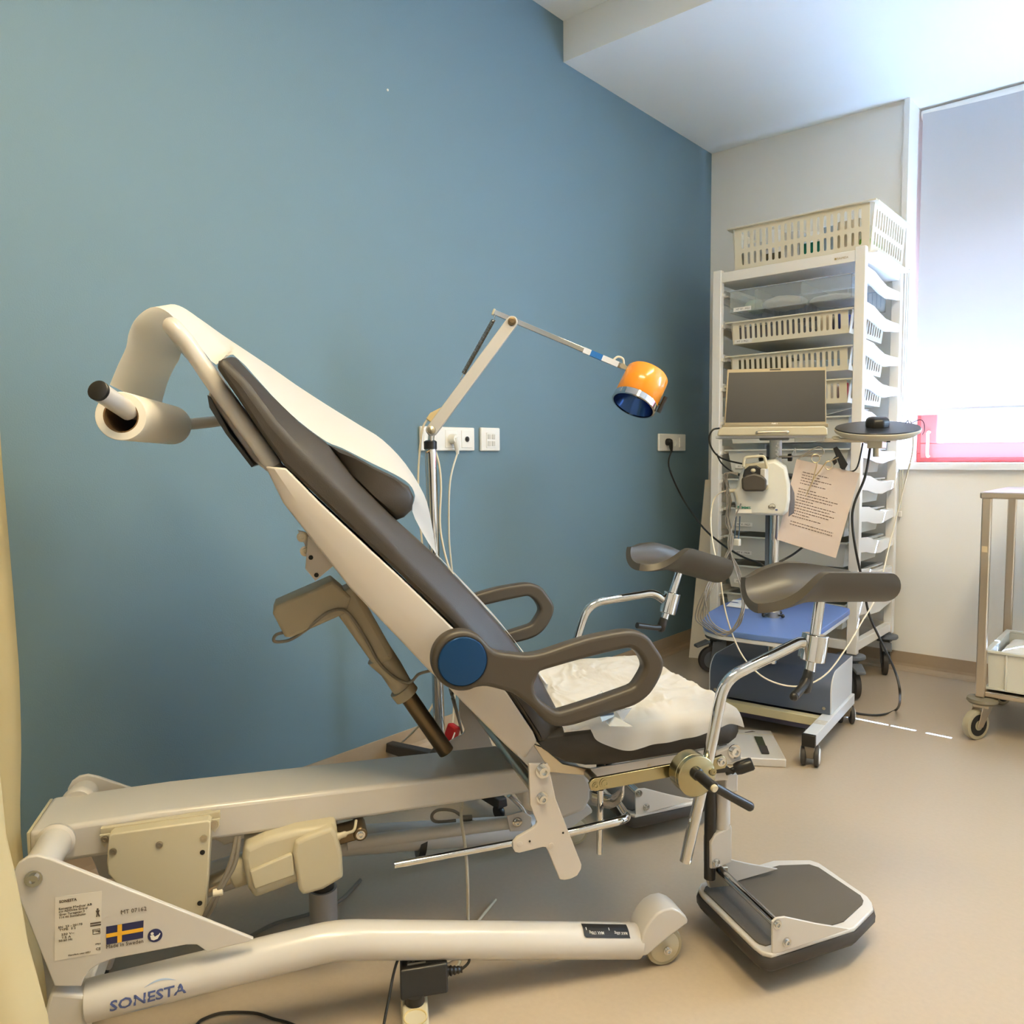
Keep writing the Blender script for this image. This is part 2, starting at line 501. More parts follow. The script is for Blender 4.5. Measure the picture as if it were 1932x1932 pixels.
# the pull cord of the blind hangs by the casing, with its weight
p0 = ony(1699, 905, YW - 0.03)
cd = thing('blind_cord', (p0.x, YW - 0.03, 0.74), 'thin beige pull cord looped beside the window, with small white weight at its end', 'cord')
b = MB()
b.tube([V((p0.x + 0.004, YW - 0.03, 1.9)), V((p0.x, YW - 0.03, 1.2)), V((p0.x - 0.003, YW - 0.03, 0.77))], 0.0018, 6)
b.tube([V((p0.x + 0.012, YW - 0.03, 1.9)), V((p0.x + 0.012, YW - 0.03, 1.1)), V((p0.x + 0.006, YW - 0.03, 0.77))], 0.0018, 6)
b.build('string', mat('beige_string', rgb(206, 196, 166), 0.7), cd)
b = MB(); b.box((p0.x + 0.002, YW - 0.03, 0.757), (0.016, 0.010, 0.028)); b.build('weight', M_wsock, cd, bevel=0.003)

# ceiling fittings behind the camera that give the warm room light
for x, y, sx, sy in ((-0.30, 0.40, 1.2, 0.3), (0.10, 1.75, 0.3, 1.2)):
    t = thing('ceiling_light', (x, y, ZH), 'white rectangular ceiling light fitting above the room, out of the picture', 'ceiling light', 'ceiling lights of the room')
    b = MB(); b.box((x, y, ZH - 0.012), (sx + 0.06, sy + 0.06, 0.024)); b.build('housing', M_wsock, t, bevel=0.004)

# small plug hole high on the blue wall
p = onx(731, 170, XB)
MB().lathe([(0.004, 0), (0.004, 0.002), (0.002, 0.004)], p, (1, 0, 0), 10).build('wall_plug', M_wsock, label='tiny white wall plug left in the upper blue wall', cat='wall plug')

# ------------------------------------------------------------------ wall sockets
def wall_box(px0, py0, px1, py1):
    a, c = onx(px0, py0, XB), onx(px1, py1, XB)
    return a.y, c.y, c.z, a.z
def socket_plate(name, rect, label, cat='wall socket'):
    y0, y1, z0, z1 = rect
    t = thing(name, (XB, (y0 + y1) / 2, (z0 + z1) / 2), label, cat)
    b = MB(); b.box((XB + 0.006, (y0 + y1) / 2, (z0 + z1) / 2), (0.012, y1 - y0, z1 - z0)); b.build('cover_plate', M_wsock, t, bevel=0.004)
    return t
def sock_hole(t, y, z, r=0.019):
    b = MB(); b.lathe([(r, 0.0125), (r + 0.002, 0.014), (r - 0.001, 0.0145), (r - 0.003, 0.008), (0.001, 0.008)], (XB, y, z), (1, 0, 0), 22)
    b.build('socket_well', M_wsock, t)
def frame_sq(t, y, z, s, name='insert_frame'):
    b = MB(); b.box((XB + 0.0125, y, z), (0.003, s, s * 1.15)); b.build(name, M_wsock, t, bevel=0.0012)
r1 = wall_box(789.5, 804, 891.6, 850.7)
zs = (r1[2] + r1[3]) / 2
s1 = socket_plate('wall_socket', r1, 'long white socket plate on the blue wall directly behind the lamp pole')
yy = [onx(px, 827, XB).y for px in (806, 846, 876)]
for q in yy: frame_sq(s1, q, zs, 0.056)
sock_hole(s1, yy[0], zs); sock_hole(s1, yy[1], zs)
b = MB(); b.lathe([(0.010, 0.013), (0.010, 0.017), (0.006, 0.017), (0.005, 0.021), (0.001, 0.021)], (XB, yy[2], zs), (1, 0, 0), 16); b.build('aerial_jack', M_rub, s1)
r2 = wall_box(903.5, 806.5, 939.5, 851)
s2 = socket_plate('data_outlet', r2, 'small square white data outlet with four ports, right of the long socket plate', 'data outlet')
yc, zc = (r2[0] + r2[1]) / 2, (r2[2] + r2[3]) / 2
b = MB(); b.box((XB + 0.0125, yc, zc - 0.004), (0.004, 0.052, 0.058)); b.build('insert', M_wsock, s2, bevel=0.001)
for dy in (-0.012, 0.012):
    for dz in (-0.016, 0.010):
        b = MB(); b.box((XB + 0.0145, yc + dy, zc + dz), (0.004, 0.017, 0.018)); b.build('port', mat('port_beige', rgb(206, 200, 186), 0.4) if 'port_beige' not in MATS else MATS['port_beige'], s2, bevel=0.001)
r3 = wall_box(1240, 818, 1290, 851)
zs3 = (r3[2] + r3[3]) / 2
s3 = socket_plate('wall_socket', r3, 'white triple socket plate on the blue wall near the corner, with black plug')
y3 = [onx(px, 834, XB).y for px in (1254, 1268, 1281)]
sock_hole(s3, y3[0], zs3, 0.021); sock_hole(s3, y3[1], zs3, 0.021)
b = MB(); b.box((XB + 0.0135, y3[2], zs3), (0.006, 0.04, 0.05)); b.build('switch', M_wsock, s3, bevel=0.001)

# cover of the long socket's plug and its lead down to the floor
pl = thing('power_plug', (XB + 0.02, yy[1], zs), 'white angled plug in the long socket plate, its lead hanging to the floor', 'plug')
b = MB(); b.lathe([(0.018, 0.010), (0.018, 0.035), (0.014, 0.042)], (XB, yy[1], zs), (1, 0, 0), 20); b.tube([(XB + 0.034, yy[1], zs + 0.004), (XB + 0.036, yy[1] + 0.008, zs - 0.03), (XB + 0.036, yy[1] + 0.010, zs - 0.055)], [0.013, 0.010, 0.005], 10)
b.build('plug_body', M_wsock, pl)
lead = [V((XB + 0.036, yy[1] + 0.010, zs - 0.05))] + [onx(px, py, XB + 0.05) for px, py in ((849, 910), (847, 1000), (851, 1060))] + [onx(864, 1180, XB + 0.06), onx(858, 1310, XB + 0.05), V((XB + 0.06, 1.95, 0.012)), V((XB + 0.2, 1.80, 0.008)), V((XB + 0.45, 2.0, 0.006))]
b = MB(); b.tube(catmull(lead, 6), 0.0035, 8); b.build('lead', M_cable, pl)

# ------------------------------------------------------------------ the examination chair
chair = thing('examination_chair', CO, 'cream and dark grey reclining gynaecology examination chair with footrests and leg supports', 'examination chair')
VS = 0.26
def mirrored(fn):
    for s in (-1, 1): fn(s)
# --- floor tubes with wheels
tb = [Q(165, 1888, -VS), Q(560, 1806, -VS), Q(665, 1771, -VS), Q(770, 1768, -VS), (-0.045, 0.052)]
def foot_v(s, u):
    # the base is V-shaped: the floor tubes spread from the narrow rear to the wheels
    return -VS if s < 0 else VS + 0.23 * (u + 0.045)
def foot(s):
    v = s * VS
    pts3 = (tb[0], ((tb[1][0] + tb[2][0]) / 2 + 0.02, (tb[1][1] + tb[2][1]) / 2 + 0.012), tb[4])
    path = fillet([W(u, foot_v(s, u), z) for u, z in pts3], [0, 0.30, 0], 14, closed=False)
    b = MB(); b.tube(path, 0.034, 24)
    ft = b.build('foot_tube', M_cream, chair, bevel=0.002)
    # rear support under the tube's end
    u0, z0 = tb[0]
    b = MB(); vr_ = foot_v(s, u0); b.bar(W(u0 - 0.012, vr_, z0 + 0.03), W(u0 - 0.055, vr_, 0.03), 0.075, 0.05, up=AV)
    b.build('rear_leg', M_cream, chair, bevel=0.006)
    b = MB(); b.lathe([(0.028, 0), (0.03, 0.004), (0.03, 0.028)], W(u0 - 0.058, foot_v(s, u0), 0.0), AZ, 20); b.build('rubber_foot', M_rub, ft)
    # wheel housing and wheel
    hood = [Q(x, y, -VS - 0.03) for x, y in ((1213, 1762), (1217, 1752), (1226, 1738), (1238, 1724), (1252, 1716), (1268, 1713), (1282, 1718), (1294, 1728), (1298, 1736), (1297, 1742), (1290, 1747), (1255, 1774), (1222, 1802), (1214, 1804), (1208, 1802), (1209, 1780))]
    b = MB(); b.plate([hood], 0.062, side_fn(v), 0.004)
    h = b.build('wheel_housing', M_cream, chair, smooth=50)
    cu, cz = Q(1259, 1766, -VS - 0.03)
    rw = 0.041
    b = MB(); b.lathe([(rw - 0.008, -0.019), (rw - 0.002, -0.018), (rw, -0.012), (rw, 0.012), (rw - 0.002, 0.018), (rw - 0.008, 0.019)], W(cu, v, rw), AV, 30)
    wh = b.build('wheel', M_tan, chair)
    b = MB(); b.lathe([(rw - 0.009, -0.0195), (rw - 0.012, -0.0215), (0.001, -0.0215), (0.001, 0.0215), (rw - 0.012, 0.0215), (rw - 0.009, 0.0195)], W(cu, v, rw), AV, 30)
    b.build('hub', M_plas, wh)
    bolt('axle_bolt', W(cu, v + s * 0.032, rw), AV * s, 0.006, wh)
mirrored(foot)
# rear cross beam between the two floor tubes
b = MB(); b.bar(W(tb[0][0] - 0.02, -VS, tb[0][1]), W(tb[0][0] - 0.02, foot_v(1, tb[0][0]), tb[0][1]), 0.05, 0.05); b.build('cross_beam', M_cream, chair, bevel=0.005)
# --- triangular side plates
tri = [Q(x, y, -0.285) for x, y in ((25, 1660), (27, 1642), (36, 1626), (52, 1615), (72, 1612), (96, 1618), (478, 1769), (470, 1774), (420, 1786), (392, 1794), (384, 1788), (372, 1780), (352, 1780), (215, 1806), (190, 1815), (172, 1826), (160, 1842), (154, 1858), (104, 1858))]
def tri_plate(s):
    fv = (lambda u: -0.285) if s < 0 else (lambda u: 0.05 + (u + 1.12) * 0.21)
    b = MB(); b.plate([tri], 0.009, lambda c: W(c.x, fv(c.x) - c.z, c.y), 0.002)
    p = b.build('side_plate', M_cream, chair)
    pu, pz = Q(65, 1655, -0.285)
    v = fv(pu)
    bolt('pivot_bolt', W(pu, v + s * 0.005, pz), AV * s, 0.009, p, h=0.007)
    b = MB(); b.cyl(W(pu, v - s * 0.003, pz), W(pu, -0.155 if s < 0 else -0.01, pz), 0.027, 24)
    ve = -0.152 if s < 0 else -0.008
    b.lathe([(0.027, 0), (0.031, 0.004), (0.032, 0.012), (0.027, 0.016)], W(pu, ve, pz), AV * s, 24, cap=False)
    b.build('pivot_tube', M_cream, chair)
    return p
near_plate = tri_plate(-1)
tri_plate(1)
# print on the near plate: the rating label, flag, sticker
def on_plate(px, py, v=-0.2905):
    """Text frame on the near plate with its lower left corner at a picture point."""
    u, z = Q(px, py, v)
    return lambda c: W(u + c.x, v - c.z, z + c.y)
def plate_text(body, px, py, px2, hpx, m=None, bold=0.0, name='lettering'):
    # letters stretched so the line runs from px to px2 on the plate; hpx is the capital height in picture pixels
    u0, z0 = Q(px, py, -0.2905)
    w = Q(px2, py, -0.2905)[0] - u0
    hh = Q(px, py - hpx, -0.2905)[1] - z0
    t = MB(); t.text(body, 1.0, lambda c: c.copy())
    xs = [v.co.x for v in t.bm.verts]; x0, x1 = min(xs), max(xs); t.bm.free()
    kx, ky = w / (x1 - x0), hh / 0.70
    b = MB(); b.text(body, 1.0, lambda c: W(u0 + (c.x - x0) * kx, -0.2905 - (0.0002 if c.z > 0 else -0.0002), z0 + c.y * ky), th=0.001, bold=bold)
    return b.build(name, m or M_ink, near_plate, smooth=0)
lab = [Q(x, y, -0.2899) for x, y in ((104, 1693), (192, 1681), (190, 1798), (103, 1813))]
b = MB(); b.plate([lab], 0.0004, side_fn(-0.2899)); b.build('rating_label', mat('label_film', (0.66, 0.62, 0.56), 0.3), near_plate, smooth=0)
plate_text('SONESTA', 112, 1704, 145, 5, bold=0.02)
for t, x, y, x2 in (('Sonesta Medical AB', 111, 1717, 174), ('c/o ADDvise Group', 111, 1722.3, 166), ('Grev Turegatan 3', 112, 1728, 160), ('114 46 Stockholm', 112, 1733.5, 162), ('SN  23 - 20175', 110, 1752, 156), ('TYPE:  S 2', 112, 1757, 143), ('230 V~', 116, 1765.5, 140), ('1.5 A', 118, 1771, 134), ('50/60 Hz', 111, 1777.5, 137)): plate_text(t, x, y, x2, 4.0)
for t, x, y, x2, h in (('170kg', 176, 1759, 189.5, 3.2), ('IP24', 180, 1783, 190, 2.8), ('CE', 181, 1793, 190, 4.8), ('Manufact. year 2021', 129, 1804, 171, 2.8)): plate_text(t, x, y, x2, h)
b = MB()
pu, pz = Q(184.5, 1722, -0.2905)
b.plate([[(pu + x, pz + z) for x, z in arc2(0, 0.006, 0.0016, 0, 360, 10)[:-1]]], 0.0004, side_fn(-0.2905))
b.plate([[(pu + x, pz + z) for x, z in ((-0.003, 0.004), (0.003, 0.004), (0.0015, -0.001), (0.003, -0.007), (0.001, -0.007), (0, -0.002), (-0.001, -0.007), (-0.003, -0.007), (-0.0015, -0.001))]], 0.0004, side_fn(-0.2905))
b.build('person_symbol', M_ink, near_plate, smooth=0)
b = MB()
for dz in (0, 0.004): b.plate([[(pu + x, pz + z - 0.018 - dz) for x, z in ((-0.012, 0), (0.004, 0), (0.004, 0.0022), (-0.012, 0.0022))]], 0.0004, side_fn(-0.2905))
u1, z1 = pu - 0.009, pz - 0.036
b.plate([[(u1 + x, z1 + z) for x, z in ((0, 0), (0.0115, 0), (0.0115, 0.0085), (0, 0.0085))], [(u1 + x, z1 + z) for x, z in ((0.0007, 0.0007), (0.0108, 0.0007), (0.0108, 0.0078), (0.0007, 0.0078))]], 0.0004, side_fn(-0.2905))
b.plate([[(u1 + 0.0085 + x, z1 + z) for x, z in ((0, 0.002), (0.001, 0.002), (0.001, 0.006), (0, 0.006))]], 0.0004, side_fn(-0.2905))
b.build('manual_symbol', M_ink, near_plate, smooth=0)
plate_text('MT 07162', 228.5, 1725, 277, 7.6)
fl = [Q(x, y, -0.2902) for x, y in ((200.4, 1748.5), (271, 1736.5), (270, 1769.5), (200.6, 1782.5))]
b = MB(); b.plate([fl], 0.0004, side_fn(-0.2902)); b.build('flag_sticker', M_navy, near_plate, smooth=0)
def mixp(a, c, t): return (a[0] + (c[0] - a[0]) * t, a[1] + (c[1] - a[1]) * t)
b = MB()
b.plate([[mixp(fl[0], fl[1], .30), mixp(fl[0], fl[1], .42), mixp(fl[3], fl[2], .42), mixp(fl[3], fl[2], .30)]], 0.0004, side_fn(-0.2906))
b.plate([[mixp(fl[0], fl[3], .40), mixp(fl[1], fl[2], .40), mixp(fl[1], fl[2], .61), mixp(fl[0], fl[3], .61)]], 0.0004, side_fn(-0.2906))
b.build('flag_cross', M_yel, near_plate, smooth=0)
plate_text('Made in Sweden', 200.5, 1790, 271, 7.0)
pu, pz = Q(292.5, 1765, -0.2902)
b = MB(); b.plate([[(pu + x, pz + z) for x, z in arc2(0, 0, 0.0115, 0, 360, 28)[:-1]]], 0.0004, side_fn(-0.2902))
sg = b.build('manual_sign', M_navy, near_plate, smooth=0)
b = MB()
b.plate([[(pu + x, pz + z) for x, z in arc2(-0.0042, 0.0042, 0.0024, 0, 360, 14)[:-1]]], 0.0004, side_fn(-0.2906))
b.plate([[(pu + x, pz + z) for x, z in ((-0.0075, 0.001), (-0.002, 0.0015), (-0.0005, -0.002), (0.006, 0.001), (0.0072, 0.0035), (0.0085, 0.002), (0.004, -0.006), (-0.002, -0.0078), (-0.006, -0.006))]], 0.0004, side_fn(-0.2906))
b.build('reader_figure', M_paper, sg, smooth=0)
# the large name and swoosh on the floor tube, wrapped round it
uA, zA = Q(201, 1884, -VS - 0.034)
uB, zB_ = Q(347, 1851, -VS - 0.034)
sl = math.atan2(zB_ - zA, uB - uA)
def on_tube(c, base=(uA, zA)):
    """Wraps flat artwork round the sloping near floor tube."""
    t0 = W(tb[0][0], -VS, tb[0][1]); t1 = W(*(lambda q: (q[0], -VS, q[1]))(((tb[1][0] + tb[2][0]) / 2 + 0.02, (tb[1][1] + tb[2][1]) / 2 + 0.012)))
    d = (t1 - t0).normalized(); n = -AV; up = n.cross(d) * -1 if n.cross(d).z < 0 else n.cross(d)
    p0 = P(201, 1866, -VS - 0.034)
    s0 = (p0 - t0).dot(d)
    ang = c.y / 0.034
    return t0 + d * (s0 + c.x) + (n * math.cos(ang) + up * math.sin(ang)) * (0.0344 + c.z)
near_tube = bpy.data.objects['foot_tube']
tl0 = P(201, 1866, -VS - 0.034); tl1 = P(347, 1840, -VS - 0.034)
t = MB(); t.text('SONESTA', 1.0, lambda c: c.copy(), bold=0.02); xs = [v.co.x for v in t.bm.verts]; t.bm.free()
kx = (tl1 - tl0).length / (max(xs) - min(xs))
b = MB(); b.text('SONESTA', 1.0, lambda c: on_tube(V(((c.x - min(xs)) * kx + c.y * 0.0035, c.y * 0.0245 - 0.007, 0.0004 if c.z > 0 else 0.0001))), th=0.001, bold=0.02)
b.build('tube_lettering', M_inkb, near_tube, smooth=0)
b = MB()
for y0, a, bb in ((0.0175, 0.055, 0.105), (-0.018, 0.018, 0.085)):
    sg = 1 if y0 > 0 else -1
    top, bot = [], []
    for k in range(17):
        t = k / 16; x = a + (bb - a) * t; y = y0 + sg * 0.006 * math.sin(math.pi * t)
        wd = 0.0013 * math.sin(math.pi * t) + 0.0002
        top.append(on_tube(V((x, y + wd, 0.0002)))); bot.append(on_tube(V((x, y - wd, 0.0002))))
    b.grid([top, bot])
b.build('swoosh', mat('pale_blue_print', rgb(150, 168, 196), 0.5), near_tube, smooth=0)
# black load label near the wheel, reading from the far side
def on_low(px0, c):
    a0 = W(*(lambda q: (q[0], -VS, q[1]))(tb[3])); a1 = W(tb[4][0], -VS, tb[4][1])
    d = (a1 - a0).normalized(); n = -AV; up = d.cross(n); up = up if up.z > 0 else -up
    s0 = (P(px0, 1745, -VS - 0.02) - a0).dot(d)
    ang = c.y / 0.034
    return a0 + d * (s0 + c.x) + (n * math.cos(ang) + up * math.sin(ang)) * (0.0343 + c.z)
rows = []
for k in range(9):
    y = 0.022 + 0.030 * k / 8
    rows.append([on_low(1104, V((x + (0.004 if k in (0,) else 0), y, 0))) for x in (0.0, 0.04, 0.08, 0.100 - (0.003 if k == 0 else 0))])
b = MB(); b.grid(rows); lb = b.build('load_label', M_blk, near_tube, smooth=0)
b = MB()
for t, x in (('MAX 170kg', 0.044), ('MAX 60kg', 0.096)):
    b.text(t, 0.0078, lambda c, x=x: on_low(1104, V((x - c.x, 0.0335 - c.y, 0.0003))), th=0.0002, sx=0.85, bold=0.0002)
for x in (0.006, 0.056): b.grid([[on_low(1104, V((x + q, y, 0.0003))) for q in (0, 0.0016)] for y in (0.036, 0.042)])
b.build('label_print', M_paper, lb, smooth=0)

# --- lifting beam
BV = (-0.150, -0.135, -0.115, -0.080)
bx_ = (54, 300, 582, 1005)
tl = [Q(x, y, v) for x, y, v in zip(bx_, (1570, 1532, 1498, 1447), BV)]
bo = [Q(x, y, v) for x, y, v in zip((56, 300, 582, 1005), (1636, 1600.5, 1560, 1495), BV)]
BWD = 0.150
b = MB(); b.loft([[W(a[0], v, a[1]), W(a[0], v + BWD, a[1]), W(c[0], v + BWD, c[1]), W(c[0], v, c[1])] for a, c, v in zip(tl, bo, BV)])
b.build('lift_beam', M_cream, chair, bevel=0.008, seg=3)
b = MB(); b.hexa([W(tl[0][0] - 0.004, BV[0] + 0.002, bo[0][1] + 0.002), W(tl[0][0] + 0.001, BV[0] + 0.002, bo[0][1] + 0.002), W(tl[0][0] + 0.001, BV[0] + BWD - 0.002, bo[0][1] + 0.002), W(tl[0][0] - 0.004, BV[0] + BWD - 0.002, bo[0][1] + 0.002)], [W(tl[0][0] - 0.004, BV[0] + 0.002, tl[0][1] - 0.002), W(tl[0][0] + 0.001, BV[0] + 0.002, tl[0][1] - 0.002), W(tl[0][0] + 0.001, BV[0] + BWD - 0.002, tl[0][1] - 0.002), W(tl[0][0] - 0.004, BV[0] + BWD - 0.002, tl[0][1] - 0.002)]); b.build('beam_end_cap', M_plas, chair, bevel=0.001)
# --- control box hung on the beam
v0 = -0.175
cb = [Q(x, y, v0) for x, y in ((205, 1579), (212, 1573), (392, 1548), (398, 1552), (394, 1640), (387, 1728), (300, 1760), (204, 1650), (201, 1630))]
b = MB(); b.plate([cb], 0.05, side_fn(v0 + 0.025), 0.003)
box = b.build('control_box', M_plas, chair)
for x, y in ((213.5, 1606.5), (301, 1593.5), (384.5, 1581.5)): u, z = Q(x, y, v0); bolt('screw', W(u, v0, z), -AV, 0.0042, box, M_steel, 0.003)
for x, y in ((382, 1608), (377, 1704)):
    u, z = Q(x, y, v0 - 0.0005)
    b = MB(); b.lathe([(0.0045, 0), (0.0045, 0.001)], W(u, v0 - 0.0004, z), -AV, 16); b.build('screw_hole', M_dark, box)
for x, y in ((198, 1583), (404.5, 1554.5)):
    q = [Q(x + dx, y + dy, v0 + 0.012) for dx, dy in ((-10, -8), (10, -11), (9, 4), (0, 16), (-6, 8))]
    b = MB(); b.plate([q], 0.004, side_fn(v0 + 0.012), 0.001); b.build('mounting_ear', M_plas, box)
    u, z = Q(x, y, v0 + 0.01); bolt('screw', W(u, v0 + 0.010, z), -AV, 0.0045, box, M_steel, 0.004)
q = [Q(x, y, -0.15) for x, y in ((190, 1563), (415, 1531), (416, 1545), (190, 1580))]
b = MB(); b.plate([q], 0.010, side_fn(-0.146), 0.001); b.build('mounting_strip', M_plas, box)
# --- lifting actuator under the beam
v1 = -0.15
body = [Q(x, y, v1) for x, y in ((456, 1622), (462, 1600), (498, 1583), (560, 1566), (636, 1556), (640, 1640), (560, 1668), (480, 1698), (466, 1676))]
b = MB(); b.plate([fillet([V((*p, 0)) for p in body], 0.012, 3)], 0.13, side_fn(v1 + 0.065), 0.012, 3)
ac = b.build('lift_motor', M_plas, chair, smooth=50)
q = [Q(x, y, v1 - 0.004) for x, y in ((471, 1643), (552, 1608), (556, 1650), (480, 1677))]
b = MB(); b.plate([fillet([V((*p, 0)) for p in q], 0.004, 3)], 0.012, side_fn(v1 - 0.002), 0.003); b.build('motor_rib', M_plas, ac)
q = [Q(x, y, v1 - 0.012) for x, y in ((552, 1612), (557, 1590), (575, 1580), (627, 1561), (636, 1575), (646, 1615), (648, 1657), (610, 1680), (571, 1691), (563, 1680))]
b = MB(); b.plate([fillet([V((*p, 0)) for p in q], 0.008, 3)], 0.15, side_fn(v1 + 0.063), 0.008, 3); b.build('motor_cap', M_plas, ac, smooth=50)
a, c = P(385, 1672, v1 + 0.05), P(462, 1640, v1 + 0.05)
b = MB(); b.cyl(a, c, 0.016, 20); b.build('lift_piston', M_steel, ac)
b = MB(); b.cyl(P(437, 1652, v1 + 0.05), P(470, 1637, v1 + 0.05), 0.026, 20); b.build('motor_collar', M_plas, ac, bevel=0.004)
a = P(678, 1563, v1 + 0.04)
b = MB(); b.bar(P(635, 1575, v1 + 0.04), a, 0.05, 0.022, up=AZ); b.cyl(a - AV * 0.028, a + AV * 0.028, 0.014, 16); b.build('motor_bracket', M_dmetal, ac, bevel=0.003)
bolt('bracket_bolt', a - AV * 0.028, -AV, 0.006, ac)
b = MB(); b.tube(catmull([P(632, 1580, v1 + 0.0), P(655, 1572, v1 + 0.0), P(668, 1566, v1 + 0.01), P(672, 1548, v1 + 0.03)], 6), [0.008, 0.008, 0.008, 0.006, 0.006, 0.006, 0.003], 10); b.build('motor_plug', M_plas, ac)
b = MB()
for d in (0, 9): b.tube(catmull([P(446 + d * 0.6, 1578, -0.15), P(434 + d, 1630, -0.17), P(412 + d * 0.4, 1680, -0.18), P(392 + d, 1714, -0.18), P(380, 1745, -0.17)], 6), 0.0042, 8)
b.build('motor_cable', M_gcable, ac)
b = MB(); b.cyl(P(410, 1684, -0.18) - AU * 0.007, P(416, 1682, -0.18) + AU * 0.004, 0.007, 10); b.build('cable_tie', M_cable, ac)
# grey foot and black sleeve under the actuator
a = P(610, 1700, 0.02)
b = MB(); b.cyl(V((a.x, a.y, 0.0)), V((a.x, a.y, a.z + 0.03)), 0.030, 24); b.build('centre_foot', mat('blue_grey_tube', rgb(150, 150, 152), 0.4), chair)
b = MB(); b.cyl(V((a.x, a.y, a.z + 0.03)), V((a.x, a.y, a.z + 0.07)), 0.024, 20); b.build('foot_sleeve', M_blk, chair)
# --- stepped hinge plate and chrome rods in front
hp = [Q(x, y, -0.27) for x, y in ((997, 1440), (1033, 1440), (1047.7, 1506.7), (1096, 1629.7), (1095, 1638), (1088, 1650), (1075.6, 1656.7), (1064, 1659), (1055, 1657.6), (1032.8, 1603.6), (1029, 1597), (1023, 1596.5), (978.7, 1607.7), (971, 1606), (967, 1599), (967, 1588), (975, 1578.4), (1002, 1563), (1010, 1556), (1012, 1549), (999, 1516))]
def hinge(s):
    v = s * 0.27
    du = -0.02 if s > 0 else 0.0
    b = MB(); b.plate([hp], 0.008, lambda c: W(c.x + du, v - c.z, c.y), 0.0015)
    h = b.build('hinge_plate', M_shell, chair)
    if s < 0:
        for x, y, r in ((1024, 1454, 0.010), (1022.5, 1505, 0.008)): u, z = Q(x, y, -0.274); bolt('hinge_bolt', W(u, -0.274, z), -AV, r, h, h=0.012)
        for x, y in ((999.5, 1587.5), (1062.5, 1571.5)):
            u, z = Q(x, y, -0.2745); b = MB(); b.lathe([(0.0022, 0), (0.0022, 0.0006)], W(u, -0.2738, z), -AV, 10); b.build('pin_hole', M_dark, h)
        for x, y in ((981, 1593), (1040, 1596)):
            u, z = Q(x, y, -0.2745); b = MB(); b.lathe([(0.006, 0), (0.0055, 0.0008), (0.001, 0.0012)], W(u, -0.274, z), -AV, 14); b.build('rivet', M_shell, h)
mirrored(hinge)
b = MB(); b.cyl(W(*(lambda q: (q[0], -0.27, q[1]))(Q(1022.5, 1505, -0.274))), W(*(lambda q: (q[0], 0.27, q[1]))(Q(1022.5, 1505, -0.274))), 0.012, 16); b.build('hinge_axle', M_steel, chair)
rl = [P(744, 1632, -0.262), P(970, 1590, -0.262)]
b = MB(); b.tube(rl, 0.0065, 14); b.build('release_bar', M_chrome, chair)
path = fillet([P(1060, 1574, -0.262), P(1186, 1545, -0.262), P(1165, 1512, -0.05), P(1120, 1505, -0.0)], [0, 0.05, 0.05, 0], 8, closed=False)
b = MB(); b.tube(path, 0.0085, 14); b.build('release_loop', M_chrome, chair)
b = MB(); b.cyl(P(1133, 1490, -0.22), P(1131, 1610, -0.22), 0.0065, 14); b.build('hanging_rod', M_chrome, chair)
path = [P(1113, 1492, -0.12), P(1150, 1500, -0.16), P(1168, 1490, -0.19), P(1176, 1478, -0.20), P(1174, 1462, -0.19)]
b = MB()
b.grid([[p + AZ * 0.0 for p in catmull(path, 5)], [p - AZ * 0.030 for p in catmull(path, 5)]])
b.build('chrome_strap', M_chrome, chair, solid=0.004)
mp = [Q(x, y, -0.06) for x, y in ((985, 1460), (1080, 1452), (1106, 1458), (1117, 1480), (1116, 1505), (1105, 1530), (1060, 1548), (990, 1530))]
b = MB(); b.plate([fillet([V((*p, 0)) for p in mp], 0.02, 4)], 0.12, side_fn(0.0), 0.01, 3); b.build('seat_column', M_cream, chair, smooth=50)
b = MB(); b.tube(catmull([P(960, 1500, 0.05), P(985, 1525, 0.06), P(1000, 1558, 0.08)], 6), 0.006, 10); b.build('chrome_link', M_chrome, chair)
# black strap and the handset cable over the far tube
b = MB(); b.lathe([(0.0355, -0.008), (0.037, -0.008), (0.037, 0.008), (0.0355, 0.008)], W(-0.42, foot_v(1, -0.42), 0.107), AU + AZ * -0.18, 24); b.build('strap', M_blk, chair)

b = MB(); b.cyl(P(655, 1592, 0.08), P(978, 1550, 0.08), 0.015, 18); lk_ = b.build('parallel_link', M_cream, chair)
q = [Q(x, y, 0.06) for x, y in ((955, 1538), (985, 1530), (1003, 1540), (1000, 1566), (962, 1568))]
b = MB(); b.plate([q], 0.008, side_fn(0.06), 0.002); b.build('link_bracket', M_cream, lk_)
bolt('link_bolt', P(976, 1551, 0.056), -AV, 0.008, lk_)
# --- backrest: shell, cushion, head shell, pillow, tube frame
low = [(500, 880), (534.5, 950), (662, 1112), (758, 1212), (814, 1271), (847.5, 1299.5), (956.8, 1410), (990, 1440)]
upp = [(540, 883), (605.7, 950), (700, 1038), (748, 1082), (814, 1145), (857, 1187), (957, 1308), (1006, 1381)]
def lowq(v): return [Q(x, y, v) for x, y in low]
shell_near = [Q(x, y, -0.25) for x, y in upp] + [Q(x, y, -0.25) for x, y in ((1013, 1399), (1008, 1410))] + [Q(x, y, -0.25) for x, y in low[::-1]]
crease = [(512, 870), (565, 955), (680, 1085), (770, 1175), (830, 1235), (865, 1268), (975, 1390), (1000, 1420)]
nU, nL = len(upp), len(low)
def shell_ring(v, lo):
    up_ = [Q(x, y, -0.25) for x, y in upp + [(1013, 1399)]]
    cr = [Q(x, y, -0.25) for x, y in lo]
    return [W(u, v, z) for u, z in up_ + cr[::-1]]
